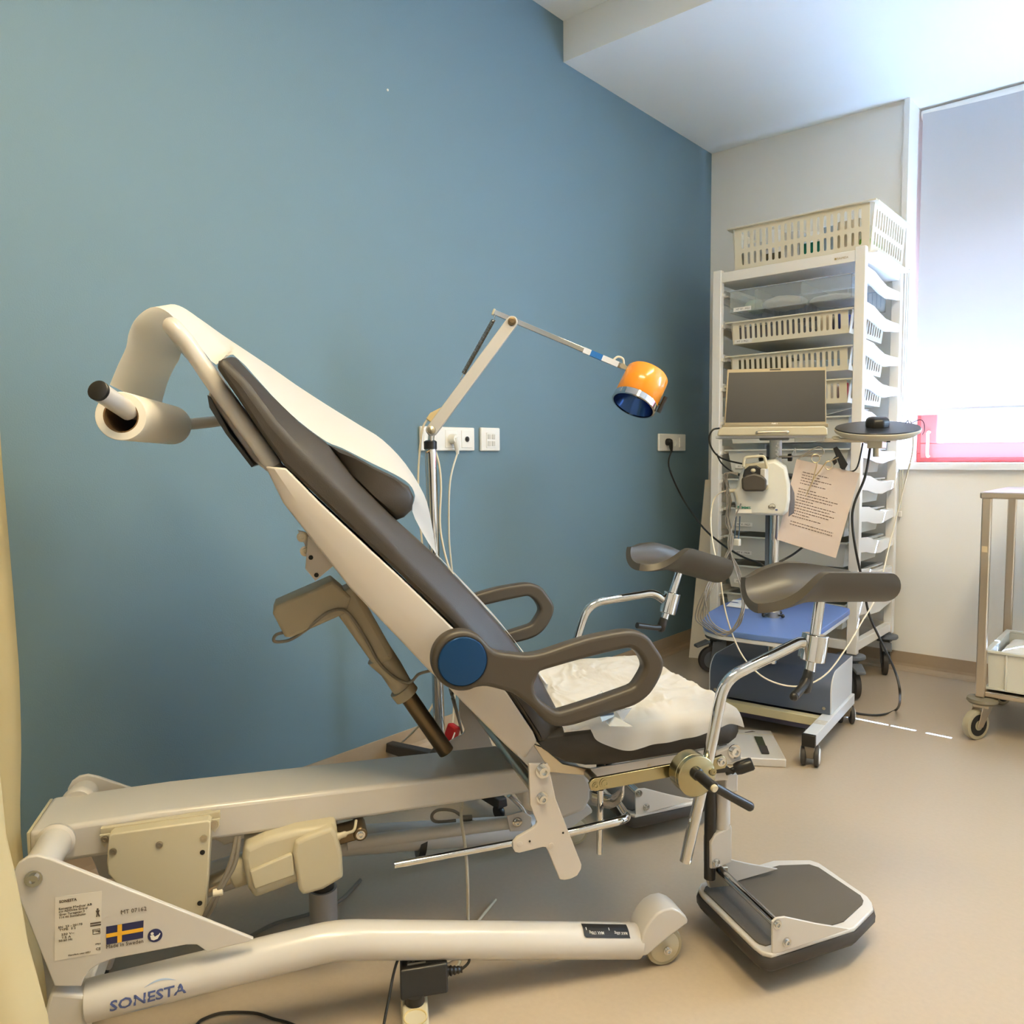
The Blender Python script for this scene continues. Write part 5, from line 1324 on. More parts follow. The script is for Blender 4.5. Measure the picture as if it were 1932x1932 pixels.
b = MB(); b.prism([V((-1.62, 3.86, TZ + 0.006)), V((-1.40, 3.92, TZ + 0.006)), V((-1.42, 3.935, TZ + 0.245)), V((-1.64, 3.88, TZ + 0.285))], (0.002, 0.004, 0)); b.build('white_folder', M_paper, None, smooth=0, label='white folder standing in the large top basket, corner above the rim', cat='folder')
# boards between rack and wall
p0, p1 = onz(1299, 1241, 0.0), onz(1331, 1243, 0.0)
q0, q1 = onx(1330, 905, -1.96), None
b = MB(); wv = p1 - p0; up = (q0 - p0)
b.prism([p0, p1 + wv * 0.6, p1 + wv * 0.6 + up, p0 + up], V((0.02, 0.04, 0)).normalized() * 0.022); b.build('leaning_board', mat('board_white', rgb(224, 214, 196), 0.5), None, bevel=0.002, label='cream board leaning in the corner between rack and blue wall', cat='board')
b = MB(); b.prism([V((-1.60, 4.020, 1.93)), V((-1.30, 4.020, 1.93)), V((-1.30, 4.046, 2.10)), V((-1.66, 4.046, 2.19))], (0, 0.008, 0)); b.prism([V((-1.66, 4.012, 1.6)), V((-1.30, 4.012, 1.6)), V((-1.30, 4.020, 1.93)), V((-1.60, 4.020, 1.93))], (0, 0.008, 0)); b.build('tall_panel', mat('panel_white', rgb(216, 212, 206), 0.5), None, smooth=0, label='tall pale panel standing behind the rack against the window wall', cat='panel')

# ------------------------------------------------------------------ urodynamics cart
_t = math.radians(5)
DC, LC = V((-math.sin(_t), math.cos(_t), 0)), V((-math.cos(_t), -math.sin(_t), 0))
CR = onz(1538, 1389, 0.115); CR.z = 0
def K(l, d, z): return CR + LC * l + DC * d + AZ * z
M_cblue = mat('blue_laminate', rgb(96, 124, 184), 0.42)
M_cgrey = mat('blue_grey_lacquer', rgb(88, 98, 118), 0.38)
M_lgrey = mat('pale_grey_lacquer', rgb(206, 208, 210), 0.35)
cart = thing('urodynamics_cart', K(0.24, 0.29, 0), 'wheeled measuring cart with blue shelves and chrome column behind the chair', 'medical cart')
def rail(l0, l1):
    b = MB(); b.hexa([K(l0, 0, 0.075), K(l1, 0, 0.075), K(l1, 0.565, 0.075), K(l0, 0.565, 0.075)], [K(l0, 0, 0.115), K(l1, 0, 0.115), K(l1, 0.565, 0.115), K(l0, 0.565, 0.115)])
    r = b.build('base_rail', M_lgrey, cart, bevel=0.002)
    b = MB(); e = 0.0008
    b.hexa([K(l0 - e, -0.004, 0.0745), K(l1 + e, -0.004, 0.0745), K(l1 + e, 0.012, 0.0745), K(l0 - e, 0.012, 0.0745)], [K(l0 - e, -0.004, 0.1155), K(l1 + e, -0.004, 0.1155), K(l1 + e, 0.012, 0.1155), K(l0 - e, 0.012, 0.1155)]); b.build('rail_cap', M_blk, r, bevel=0.002)
    return r
r_ = rail(0.0, 0.042); rail(0.43, 0.472)
b = MB(); b.box(K(0.021, 0.15, 0.1155), (0.04, 0.045, 0.0006), Matrix.Rotation(_t, 3, 'Z')); b.build('worn_label', mat('worn_label', rgb(196, 190, 178), 0.6, var=0.3, vscale=80), r_, smooth=0)
b = MB(); b.hexa([K(0.04, 0.20, 0.08), K(0.432, 0.20, 0.08), K(0.432, 0.235, 0.08), K(0.04, 0.235, 0.08)], [K(0.04, 0.20, 0.112), K(0.432, 0.20, 0.112), K(0.432, 0.235, 0.112), K(0.04, 0.235, 0.112)]); cb_ = b.build('cross_bar', mat('olive_beige_bar', rgb(190, 182, 150), 0.4), cart, bevel=0.002)
b = MB(); b.lathe([(0.026, 0), (0.026, 0.001)], K(0.395, 0.198, 0.098), -DC, 28)
for v in b.bm.verts: v.co.z = 0.098 + (v.co.z - 0.098) * 0.48
em = b.build('maker_badge', M_navy, cb_, smooth=0)
b = MB(); b.prism([K(0.405, 0.1965, 0.096), K(0.388, 0.1965, 0.098), K(0.398, 0.1965, 0.088)], -DC * 0.0006); b.build('badge_arrow', mat('orange_print', rgb(220, 110, 50), 0.5), em, smooth=0)
b = MB(); b.text('andromeda', 0.010, lambda c: K(0.412 - c.x, 0.1962 - c.z, 0.099 + c.y), th=0.0003, sx=0.62); b.build('badge_print', M_paper, em, smooth=0)
b = MB(); b.hexa([K(0.06, 0.28, 0.035), K(0.42, 0.28, 0.035), K(0.42, 0.5, 0.035), K(0.06, 0.5, 0.035)], [K(0.06, 0.28, 0.085), K(0.42, 0.28, 0.085), K(0.42, 0.5, 0.085), K(0.06, 0.5, 0.085)]); b.build('under_tray', mat('violet_grey', rgb(92, 92, 122), 0.5), cart, bevel=0.003)
# box with a rolled front edge
pr = [(0.245, 0.116)] + [(0.245 + 0.075 * (1 - math.cos(math.radians(a))), 0.195 + 0.068 * math.sin(math.radians(a))) for a in range(0, 91, 10)] + [(0.56, 0.263), (0.56, 0.116)]
b = MB(); b.prism([K(0.014, d, z) for d, z in pr], LC * 0.447); bx = b.build('equipment_box', M_cgrey, cart, smooth=25)
b = MB(); b.prism([K(0.010, d + (0.004 if i in (0,) else 0), z) for i, (d, z) in enumerate(pr)], LC * 0.004); b.build('side_cover', M_lgrey, bx, smooth=25)
b = MB(); b.prism([K(0.461, d, z) for d, z in pr], LC * 0.004); b.build('side_cover', M_lgrey, bx, smooth=25)
for l in (0.035, 0.44): bolt('box_screw', K(l, 0.245, 0.136), -DC, 0.004, bx, M_steel, 0.002)
# column and blue shelf
CPt = K(0.236, 0.29, 0)
b = MB(); b.cyl(CPt + AZ * 0.262, CPt + AZ * 1.07, 0.0185, 26); b.build('column', M_chrome, cart)
b = MB(); b.box(CPt + AZ * 0.72 + LC * 0.024, (0.014, 0.02, 0.72), Matrix.Rotation(_t, 3, 'Z')); b.build('cable_channel', mat('slate_channel', rgb(86, 94, 104), 0.4), cart, bevel=0.002)
zsf = 0.436
sh = [(0.03, 0.03), (0.03, 0.62), (0.30, 0.74), (0.40, 0.72), (0.47, 0.62), (0.485, 0.45), (0.47, 0.25), (0.43, 0.08), (0.385, 0.0), (0.33, -0.03), (0.20, -0.035), (0.06, -0.03), (0.035, 0.0)]
shp = fillet([V((*p, 0)) for p in sh], 0.06, 4)
b = MB(); b.plate([[(p.x, p.y) for p in shp]], 0.020, lambda c: K(c.x, c.y, zsf - 0.008 + c.z), 0.002); s_ = b.build('blue_shelf', M_cblue, cart)
b = MB(); b.plate([[(0.236 + (p.x - 0.236) * 0.985, 0.29 + (p.y - 0.29) * 0.99) for p in shp]], 0.014, lambda c: K(c.x, c.y, zsf - 0.026 + c.z), 0.001); b.build('shelf_edge', M_lgrey, s_)
b = MB(); b.lathe([(0.026, 0), (0.026, 0.022), (0.020, 0.025)], CPt + AZ * (zsf + 0.002), AZ, 26); b.build('shelf_collar', M_steel, s_)
for a in (200, 300, 20, 110):
    d = LC * math.cos(math.radians(a)) + DC * math.sin(math.radians(a))
    b = MB(); b.cyl(CPt + d * 0.024 + AZ * (zsf + 0.012), CPt + d * 0.042 + AZ * (zsf + 0.012), 0.003, 8); b.ball(CPt + d * 0.044 + AZ * (zsf + 0.012), 0.0075, n=12); b.build('collar_screw', M_blk, s_)
b = MB(); cp = [onz(x, y, zsf + 0.004) for x, y in ((1370, 1144), (1383, 1132), (1412, 1133), (1412, 1149))]; b.prism(cp, (0, 0, 0.0012))
cd_ = thing('sample_card', sum(cp, V()) / 4, 'small white card with a blue oval lying on the blue cart shelf', 'card')
b.build('card_sheet', M_paper, cd_, smooth=0)
b = MB(); b.lathe([(0.017, 0), (0.017, 0.0005)], onz(1386, 1136.5, zsf + 0.0056), AZ, 20)
cc = onz(1386, 1136.5, zsf + 0.0056)
for v in b.bm.verts: v.co.y = cc.y + (v.co.y - cc.y) * 0.45
b.build('blue_oval', M_inkb, cd_, smooth=0)
# twin castors
def twin(l, d, ang):
    c = K(l, d, 0); n = V((math.cos(ang), math.sin(ang), 0)); f_ = V((-n.y, n.x, 0))
    hub = c + f_ * 0.012 + AZ * 0.036
    b = MB()
    for s in (-1, 1): b.lathe([(0.028, -0.008), (0.0345, -0.006), (0.036, 0), (0.0345, 0.006), (0.028, 0.008)], hub + n * (0.021 * s), n, 24)
    w_ = b.build('castor_wheel', M_rub, cart)
    b = MB()
    for s in (-1, 1): b.lathe([(0.027, 0), (0.024, 0.0035), (0.001, 0.004)], hub + n * (s * 0.0285), n * s, 22)
    b.build('wheel_disc', M_lgrey, w_)
    b = MB(); b.hexa([hub - n * 0.012 - f_ * 0.016 - AZ * 0.008, hub + n * 0.012 - f_ * 0.016 - AZ * 0.008, hub + n * 0.012 + f_ * 0.010 - AZ * 0.008, hub - n * 0.012 + f_ * 0.010 - AZ * 0.008], [c - n * 0.017 - f_ * 0.018 + AZ * 0.0745, c + n * 0.017 - f_ * 0.018 + AZ * 0.0745, c + n * 0.017 + f_ * 0.018 + AZ * 0.0745, c - n * 0.017 + f_ * 0.018 + AZ * 0.0745]); b.build('castor_fork', mat('taupe_plastic', rgb(140, 130, 118), 0.45) if 'taupe_plastic' not in MATS else MATS['taupe_plastic'], w_, bevel=0.003)
VX = math.atan2(_r.y, _r.x)
twin(0.021, 0.02, VX - 0.45); twin(0.021, 0.53, VX - 0.2); twin(0.451, 0.02, VX - 0.3); twin(0.451, 0.53, VX)
# laptop tray with handle, bracket
CT = CPt
FC = V((CPt.x, CPt.y, 0)).normalized()          # the way one looks at the cart
def O(px, py, d=0.0): return hit(px, py, CT + FC * d, FC)
tr = [O(1353, 822), O(1355, 812), O(1362, 806), O(1555, 804), O(1561, 808), O(1562, 821)]
FR_ = _r - FC * _r.dot(FC)
tr = [O(x, y, -0.145) for x, y in ((1353, 822), (1355, 812), (1362, 806), (1555, 804), (1561, 808), (1562, 821))]
b = MB(); b.prism(tr, FC * 0.24); ty = b.build('laptop_tray', M_plas, cart, bevel=0.004)
b = MB(); b.tube(fillet([O(1428, 817, -0.147), O(1428, 816, -0.163), O(1486, 814.5, -0.163), O(1486, 815.5, -0.147)], 0.006, closed=False), 0.0055, 12); b.build('tray_handle', M_steel, ty)
b = MB(); b.prism([O(x, y, -0.08) for x, y in ((1350, 823), (1560, 821), (1560, 825), (1350, 827))], FC * 0.2); b.build('tray_lip', M_lgrey, ty)
b = MB(); b.prism([O(x, y, -0.07) for x, y in ((1432, 822), (1489, 821), (1489, 830), (1432, 830))], FC * 0.14); b.build('tray_mount', M_gwheel, ty, bevel=0.003)
b = MB(); b.cyl(CPt + AZ * 0.985, CPt + AZ * 1.10, 0.022, 24); b.build('column_sleeve', M_bin, cart)
for s in (-1, 1):
    b = MB(); a = CPt + AZ * 1.035; b.cyl(a, a + FR_ * (0.05 * s), 0.004, 8); b.lathe([(0.012, 0), (0.014, 0.004), (0.014, 0.014), (0.010, 0.017)], a + FR_ * (0.045 * s), FR_ * s, 8); b.build('sleeve_knob', M_blk, cart)
b = MB(); b.tube([O(1466 + 3 * math.sin(k * 1.9), 835 + 2.4 * k, -0.03) for k in range(16)], 0.0022, 6); b.build('ball_chain', M_wsock, cart)
# side arm for the turntable transducer
b = MB(); b.bar(O(1499, 829, -0.05), O(1555, 827, -0.05), 0.03, 0.020); b.build('arm_socket', M_bin, cart, bevel=0.003)
b = MB(); b.bar(O(1540, 831, -0.04), O(1678, 830, -0.04), 0.022, 0.016); ar = b.build('side_arm', M_steel, cart, bevel=0.003)
b = MB(); b.bar(O(1672, 830, -0.04), O(1679, 830, -0.04), 0.0225, 0.0165); b.build('arm_end', M_blk, ar)
b = MB(); b.ball(O(1577, 827, -0.04), 0.016, (1, 1, 0.5), 14); b.build('arm_knob', M_plas, ar)
pc_ = O(1655, 808, -0.04)
b = MB(); b.cyl(pc_ - AZ * 0.10, pc_ - AZ * 0.02, 0.012, 16); b.box(pc_ - AZ * 0.055, (0.05, 0.05, 0.03)); b.build('arm_clamp', M_steel, ar, bevel=0.002)
# the round flow meter
tn = thing('flow_meter', pc_, 'round flow meter with black top and black knob, on the right cart arm', 'flow meter')
rr_ = 0.140
TA = (AZ - FC * 0.20).normalized()
b = MB(); b.lathe([(0.03, -0.028), (rr_ - 0.02, -0.024), (rr_ - 0.003, -0.012), (rr_, -0.002), (rr_ - 0.002, 0.0)], pc_, TA, 60); b.build('base_dish', M_plas, tn)
b = MB(); b.lathe([(rr_ - 0.002, 0.0), (rr_ - 0.004, 0.004), (0.04, 0.006), (0.001, 0.006)], pc_, TA, 60); b.build('top_disc', M_blk, tn)
b = MB(); b.lathe([(0.040, 0.004), (0.041, 0.022), (0.038, 0.032), (0.030, 0.038), (0.001, 0.040)], pc_, TA, 8); b.build('knob', M_blk, tn, bevel=0.004)
# ------------------------------------------------------------------ laptop
lb_, rb_ = O(1366, 804, 0.0), O(1559, 802, 0.0)
lt_, rt_ = O(1372, 697, 0.03), O(1559, 692, 0.03)
lap = thing('laptop', (lb_ + rb_) / 2, 'open silver laptop with a dark blank screen on the cart tray', 'laptop')
nrm = (rb_ - lb_).cross(lt_ - lb_).normalized()
if nrm.dot(FC) > 0: nrm = -nrm
ex, ey = (rb_ - lb_), (lt_ - lb_)
def S(a, c): return lb_ + (rb_ - lb_) * a + ((lt_ - lb_) * (1 - a) + (rt_ - rb_) * a) * c
b = MB(); b.prism([S(0, 0), S(1, 0), S(1, 0.99), S(0.995, 1), S(0.005, 1), S(0, 0.99)], -nrm * 0.006); ld = b.build('screen_lid', mat('laptop_silver', rgb(150, 138, 114), 0.4, metal=0.4), lap, bevel=0.0015)
b = MB(); b.prism([p + nrm * 0.0002 for p in (S(0.012, 0.06), S(0.99, 0.06), S(0.988, 0.94), S(0.02, 0.94))], nrm * 0.0006); b.build('screen', mat('screen_glass', rgb(40, 40, 42), 0.35), ld, smooth=0)
b = MB(); b.prism([p + nrm * 0.0002 for p in (S(0.44, 0.962), S(0.55, 0.962), S(0.55, 0.985), S(0.44, 0.985))], nrm * 0.0008); b.build('camera_bar', M_blk, ld, smooth=0)
b = MB(); o_ = S(0.475, 0.018); b.text('DELL', 0.0085, lambda c: o_ + ex.normalized() * c.x + ey.normalized() * c.y + nrm * (0.0008 + c.z), th=0.0004, sx=1.2, bold=0.0003); b.build('maker_lettering', M_wsock, ld, smooth=0)
b = MB(); b.prism([S(0, 0) - AZ * 0.012, S(1, 0) - AZ * 0.012, S(1, 0) - AZ * 0.012 - FC * 0.13, S(0, 0) - AZ * 0.012 - FC * 0.13], (0, 0, 0.013)); b.build('keyboard_base', MATS['laptop_silver'], lap, bevel=0.002)
# its power lead looping at the left of the cart
b = MB(); b.tube(catmull([O(1357, 808, 0.02), O(1345, 811, 0.0), O(1338, 825, 0.0), O(1341, 842, 0.0), O(1352, 858, 0.0), O(1370, 868, 0.0), O(1405, 876, 0.0)], 6), 0.0035, 8)
b.tube(catmull([O(1352, 856, 0.0), O(1360, 872, 0.0), O(1375, 886, 0.0), O(1395, 897, 0.0)], 6), 0.003, 8); b.build('laptop_lead', M_bcable, None, label='black lead looping from the left end of the laptop tray', cat='cable')
# ------------------------------------------------------------------ white measuring unit with its pump
un = thing('measuring_unit', CPt - FC * 0.09 + AZ * 0.84, 'white measuring unit with a dark pump head, on the chrome column below the laptop', 'measuring unit')
fr_ = [(1379, 925), (1392, 921), (1399, 895), (1412, 880), (1440, 872), (1470, 871), (1490, 878), (1496, 920), (1497, 945), (1490, 970), (1478, 975), (1400, 974), (1386, 968), (1383, 945)]
fr_ = [(1381, 928), (1389, 920), (1396, 893), (1408, 877), (1462, 866), (1484, 880), (1491, 915), (1491, 945), (1487, 966), (1478, 974), (1402, 973), (1388, 966), (1385, 940)]
def ur(d, k): 
    c = O(1442, 922, -0.135)
    return [c + (O(x, y, -0.135) - c) * k + FC * (d + 0.135) for x, y in fr_]
b = MB(); b.loft([ur(-0.135, 0.90), ur(-0.125, 0.975), ur(-0.10, 1.0), ur(-0.02, 1.02)]); b.build('housing', M_bin, un, bevel=0.004, smooth=50)
b = MB(); b.prism([O(x, y, -0.045) for x, y in ((1490, 905), (1499, 930), (1500, 948), (1498, 968), (1487, 976), (1489, 950))], FC * 0.03); b.build('rear_housing', mat('grey_violet_housing', rgb(112, 112, 124), 0.45), un, bevel=0.003)
b = MB(); b.prism([p - FC * 0.06 for p in [O(x, y, -0.13) for x, y in ((1400, 902), (1401, 920), (1406, 926), (1440, 926), (1446, 922), (1447, 904), (1438, 896), (1424, 892), (1410, 895))]], FC * 0.06); b.build('pump_head', M_grey, un, bevel=0.007, seg=3)
b = MB(); b.prism([p - FC * 0.035 for p in [O(x, y, -0.13) for x, y in ((1402, 898), (1405, 886), (1414, 879), (1428, 878), (1438, 884), (1443, 896), (1440, 906), (1405, 906))]], FC * 0.03); b.build('pump_well', M_blk, un, bevel=0.004)
b = MB(); b.prism([O(x, y, -0.155) for x, y in ((1402, 875), (1443, 873), (1450, 885), (1450, 922), (1445, 926), (1405, 890))], FC * 0.03); b.build('pump_frame', M_plas, un, bevel=0.003)
b = MB(); b.tube(fillet([O(1403, 880, -0.17), O(1404, 863, -0.17), O(1442, 860, -0.17), O(1448, 884, -0.17)], 0.014, closed=False), 0.0052, 10); b.build('pump_lever', M_plas, un)
b = MB(); b.ball(O(1421, 888, -0.172), 0.009, (1, 1, 0.9), 12); b.build('pump_roller', M_plas, un)
b = MB(); b.box(O(1442, 900, -0.165), (0.02, 0.03, 0.06)); b.build('pump_latch', M_cream, un, bevel=0.004)
b = MB(); b.tube([O(1372, 927, -0.12), O(1392, 925, -0.12)], [0.006, 0.0085], 12); b.build('tube_port', M_plas, un)
def unit_text(body, px, py, size, m, sx=1.0, bold=0.0, name='unit_lettering'):
    o = O(px, py, -0.1366)
    b = MB(); b.text(body, size, lambda c: o + FR_.normalized() * c.x + AZ * c.y - FC * c.z, th=0.0004, sx=sx, bold=bold); b.build(name, m, un, smooth=0)
M_tealp = mat('teal_print', rgb(40, 132, 112), 0.5)
unit_text('MMS', 1399, 960, 0.0125, M_tealp, 1.25, 0.0003)
b = MB(); o = O(1394, 957, -0.1366); b.box(o, (0.009, 0.0012, 0.009)); b.build('logo_square', M_tealp, un, smooth=0)
unit_text('Solar', 1449, 959, 0.013, M_ink, 0.95, 0.0003)
b = MB(); o = O(1457, 956, -0.1366); b.plate([[(0.011 * math.cos(k * math.pi / 14), 0.011 * math.sin(k * math.pi / 14)) for k in range(28)], [(0.0103 * math.cos(k * math.pi / 14), 0.0103 * math.sin(k * math.pi / 14)) for k in range(28)]], 0.0004, lambda c: o + FR_.normalized() * c.x + AZ * c.y - FC * c.z); b.build('logo_ring', M_ink, un, smooth=0)
b = MB(); o = O(1465, 962, -0.1366); b.box(o, (0.008, 0.0012, 0.005)); b.build('logo_block', M_inkb, un, smooth=0)
b = MB(); b.prism([O(x, y, -0.1362) for x, y in ((1388, 961), (1418, 961), (1418, 968), (1388, 968))], FC * -0.0008); b.build('asset_label', M_paper, un, smooth=0)
unit_text('MT-07 061', 1391, 967, 0.009, M_ink, 0.9)
# column lower edge: two hooks with a connector
hk = thing('connector_block', O(1390, 1030, -0.10), 'small pale connector block hanging on two blue leads below the measuring unit', 'connector')
b = MB(); b.box(O(1388, 1023, -0.10), (0.034, 0.02, 0.026)); b.build('block', M_bin, hk, bevel=0.003)
b = MB(); b.tube([O(1389, 974, -0.09), O(1387, 1000, -0.10), O(1386, 1017, -0.10)], 0.0022, 6); b.tube([O(1396, 974, -0.09), O(1395, 1000, -0.10), O(1393, 1017, -0.10)], 0.0022, 6); b.build('lead', mat('blue_lead', rgb(70, 92, 116), 0.5), hk)
# hanging bundle of grey sensor leads at the left, with a slack loop
b = MB()
random.seed(5)
for k in range(6):
    j = [random.uniform(-5, 5) for _ in range(12)]
    pts = [(1392, 892 + k), (1372 + j[0], 893), (1368 + j[1], 915), (1376 + j[2], 945), (1370 + j[3], 985), (1382 + j[4] * .5, 1020), (1366 + j[5], 1060), (1338 + j[6] * 1.3, 1110), (1312 + 5 * k, 1160), (1325 + 5 * k, 1180), (1360 + 3 * k, 1196 + j[7]), (1390 + j[8], 1180), (1403 + j[9] * .6, 1140), (1392 + j[10], 1080), (1376 + j[11] * .6, 1030), (1384, 985), (1398, 950)]
    b.tube(catmull([O(x, y, -0.10 - 0.010 * k - 0.29 * max(0.0, min(1.0, (y - 1010) / 90))) for i, (x, y) in enumerate(pts)], 5), 0.0021, 6)
b.build('sensor_leads', mat('sensor_lead_grey', rgb(128, 122, 116), 0.45), None, label='bundle of thin grey leads looping down at the left of the measuring cart', cat='cable')
b = MB(); b.tube(catmull([O(1385, 926, -0.12), O(1362, 928, -0.12), O(1346, 945, -0.12), O(1341, 985, -0.18), O(1346, 1030, -0.28), O(1358, 1085, -0.38), O(1368, 1150, -0.40), O(1385, 1205, -0.40), O(1410, 1250, -0.40), O(1450, 1283, -0.40), O(1505, 1295, -0.38), O(1555, 1275, -0.34), O(1595, 1225, -0.28), O(1625, 1175, -0.2), O(1655, 1120, -0.1), O(1680, 1020, 0.08), O(1705, 920, 0.10), O(1722, 850, 0.10), O(1720, 800, 0.08), O(1713, 793, 0.05)], 6), 0.0026, 8)
b.build('white_tube', M_cable, None, label='thin white tube sagging from the measuring unit up to the flow meter', cat='tube')
b = MB(); b.tube(catmull([O(1708, 800, 0.02), O(1712, 794, 0.03), O(1716, 799, 0.03), O(1722, 797, 0.05), O(1736, 792, 0.05), O(1743, 798, 0.05), O(1744, 812, 0.04), O(1740, 820, 0.02)], 5), 0.0016, 6); b.build('wire_hook', mat('dark_wire', rgb(70, 74, 90), 0.4, metal=0.6), None, label='thin wire hook at the right edge of the round flow meter', cat='hook')
# black mains leads on the right of the cart
b = MB(); b.tube(catmull([O(1643, 830, -0.03), O(1641, 850, -0.03), O(1632, 900, -0.04), O(1612, 950, -0.05), O(1608, 985, -0.05), O(1615, 1040, -0.05), O(1628, 1100, 0.0), O(1640, 1160, 0.0), O(1665, 1215, 0.0), O(1690, 1270, 0.0), O(1698, 1310, 0.0)] + [onz(1692, 1338, 0.01), onz(1660, 1349, 0.006), onz(1618, 1346, 0.006), onz(1600, 1336, 0.03), K(0.1, 0.57, 0.10)], 6), 0.0045, 8)
b.build('flow_meter_lead', M_bcable, None, label='thick black lead from the flow meter looping down to the floor right of the cart', cat='cable')
b = MB(); b.tube(catmull([O(1628, 836, 0.0), O(1618, 880, -0.01), O(1605, 890, -0.02), O(1592, 886, -0.03), O(1585, 880, -0.03)], 5), 0.003, 8); b.build('clip_lead', M_bcable, None, label='short black lead running to the black clip above the hanging paper', cat='cable')
# mains lead from the corner socket behind the rack
ps = onx(1254, 834, XB)
mp_ = thing('power_plug', (XB + 0.02, ps.y, ps.z), 'black plug in the corner wall socket, its black lead sagging to the cart', 'plug')
b = MB(); b.lathe([(0.018, 0.011), (0.018, 0.03), (0.013, 0.04)], ps, (1, 0, 0), 18); b.tube([ps + V((0.034, 0.0, 0.0)), ps + V((0.036, 0.004, -0.03)), ps + V((0.036, 0.008, -0.05))], [0.012, 0.009, 0.005], 10); b.build('plug_body', M_blk, mp_)
b = MB(); b.tube(catmull([ps + V((0.036, 0.008, -0.045)), onx(1262, 880, XB + 0.08), onx(1285, 935, XB + 0.15), O(1322, 990, 0.35), O(1360, 1025, 0.22), O(1400, 1050, 0.12), O(1432, 1062, 0.05), O(1450, 1068, 0.04), O(1490, 1050, 0.05), O(1515, 1032, 0.08)], 6), 0.0042, 8); b.build('lead', M_bcable, mp_)
# bar with paper, clamps and the black clip
b = MB(); b.tube([O(1466, 862, -0.02), O(1550, 860, -0.02)], 0.0032, 10); hb_ = b.build('hook_bar', M_steel, cart)
b = MB(); b.tube(catmull([O(1503, 868, -0.04), O(1528, 850, -0.05), O(1545, 843, -0.05), O(1554, 850, -0.05), O(1552, 857, -0.04), O(1535, 853, -0.03), O(1515, 862, -0.03)], 6), 0.0022, 6)
b.build('wire_ring', M_steel, None, label='large wire ring holding the printed paper on the cart bar', cat='ring')
ppts = [(1503, 866), (1622, 893), (1577, 1053), (1466, 1018)]
rows = []
for i in range(9):
    s = i / 8
    row = []
    for k in range(9):
        t = k / 8
        x = (ppts[0][0] * (1 - t) + ppts[1][0] * t) * (1 - s) + (ppts[3][0] * (1 - t) + ppts[2][0] * t) * s
        y = (ppts[0][1] * (1 - t) + ppts[1][1] * t) * (1 - s) + (ppts[3][1] * (1 - t) + ppts[2][1] * t) * s
        row.append(O(x, y, -0.045 + 0.012 * math.sin(3.0 * t + 0.5) * (0.3 + s) - 0.01 * s))
    rows.append(row)
pp = thing('printed_page', O(1545, 1000, -0.045), 'white page of small print hanging tilted from the cart below the round flow meter', 'paper')
b = MB(); b.grid(rows); b.build('sheet', mat('pinkish_paper', rgb(206, 190, 180), 0.8), pp, smooth=60)
def on_page(t, s):
    i, k = min(int(s * 8), 7), min(int(t * 8), 7); a, c = s * 8 - i, t * 8 - k
    p = (rows[i][k] * (1 - c) + rows[i][k + 1] * c) * (1 - a) + (rows[i + 1][k] * (1 - c) + rows[i + 1][k + 1] * c) * a
    return p - FC * 0.0012
b = MB(); random.seed(11)
for j in range(20):
    s = 0.13 + j * 0.0335
    if j in (5, 17): continue
    t0, t1 = 0.14, random.choice((0.62, 0.72, 0.80, 0.55, 0.42)) if j not in (18, 19) else 0.85
    t = t0
    while t < t1:
        w_ = random.uniform(0.02, 0.06)
        b.grid([[on_page(t, s), on_page(min(t + w_, t1), s)], [on_page(t, s + 0.010), on_page(min(t + w_, t1), s + 0.010)]])
        t += w_ + 0.010
b.build('page_print', mat('faint_ink', rgb(128, 112, 106), 0.8), pp, smooth=0)
b = MB()
b.tube([O(1520, 937, -0.075), O(1534, 905, -0.075), O(1541, 878, -0.075), O(1542, 872, -0.075)], [0.0012, 0.0024, 0.0022, 0.0022], 8)
b.tube([O(1520, 937, -0.075), O(1536, 903, -0.075), O(1556, 876, -0.075), O(1562, 870, -0.075)], [0.0012, 0.0024, 0.0022, 0.0022], 8)
for x, y, rx, ry in ((1539, 865, 8, 8), (1563, 878, 7, 8)): b.tube([O(x + rx * math.cos(k * math.pi / 9), y + ry * math.sin(k * math.pi / 9), -0.075) for k in range(19)], 0.0017, 6, cap=False)
b.tube([O(1562, 872, -0.075), O(1582, 863, -0.07)], 0.0018, 6)
b.build('artery_clamp', mat('warm_steel', rgb(196, 176, 140), 0.3, metal=0.9), None, label='steel artery clamp gripping the printed page at the cart', cat='clamp')
b = MB(); b.prism([O(x, y, -0.06) for x, y in ((1572, 846), (1579, 842), (1584, 848), (1600, 876), (1594, 886), (1585, 880))], FC * 0.02); b.prism([O(x, y, -0.062) for x, y in ((1570, 868), (1577, 860), (1580, 872), (1574, 878))], FC * 0.02)
b.build('black_clip', M_blk, None, bevel=0.002, label='black spring clip hanging above the right side of the printed page', cat='clip')
b = MB(); b.tube([O(1500, 845, -0.03), O(1494, 859, -0.03), O(1502, 859, -0.03), O(1500, 845, -0.03)], 0.0018, 6); b.build('white_hook', M_wsock, None, label='small white triangular hook on the bar left of the wire ring', cat='hook')

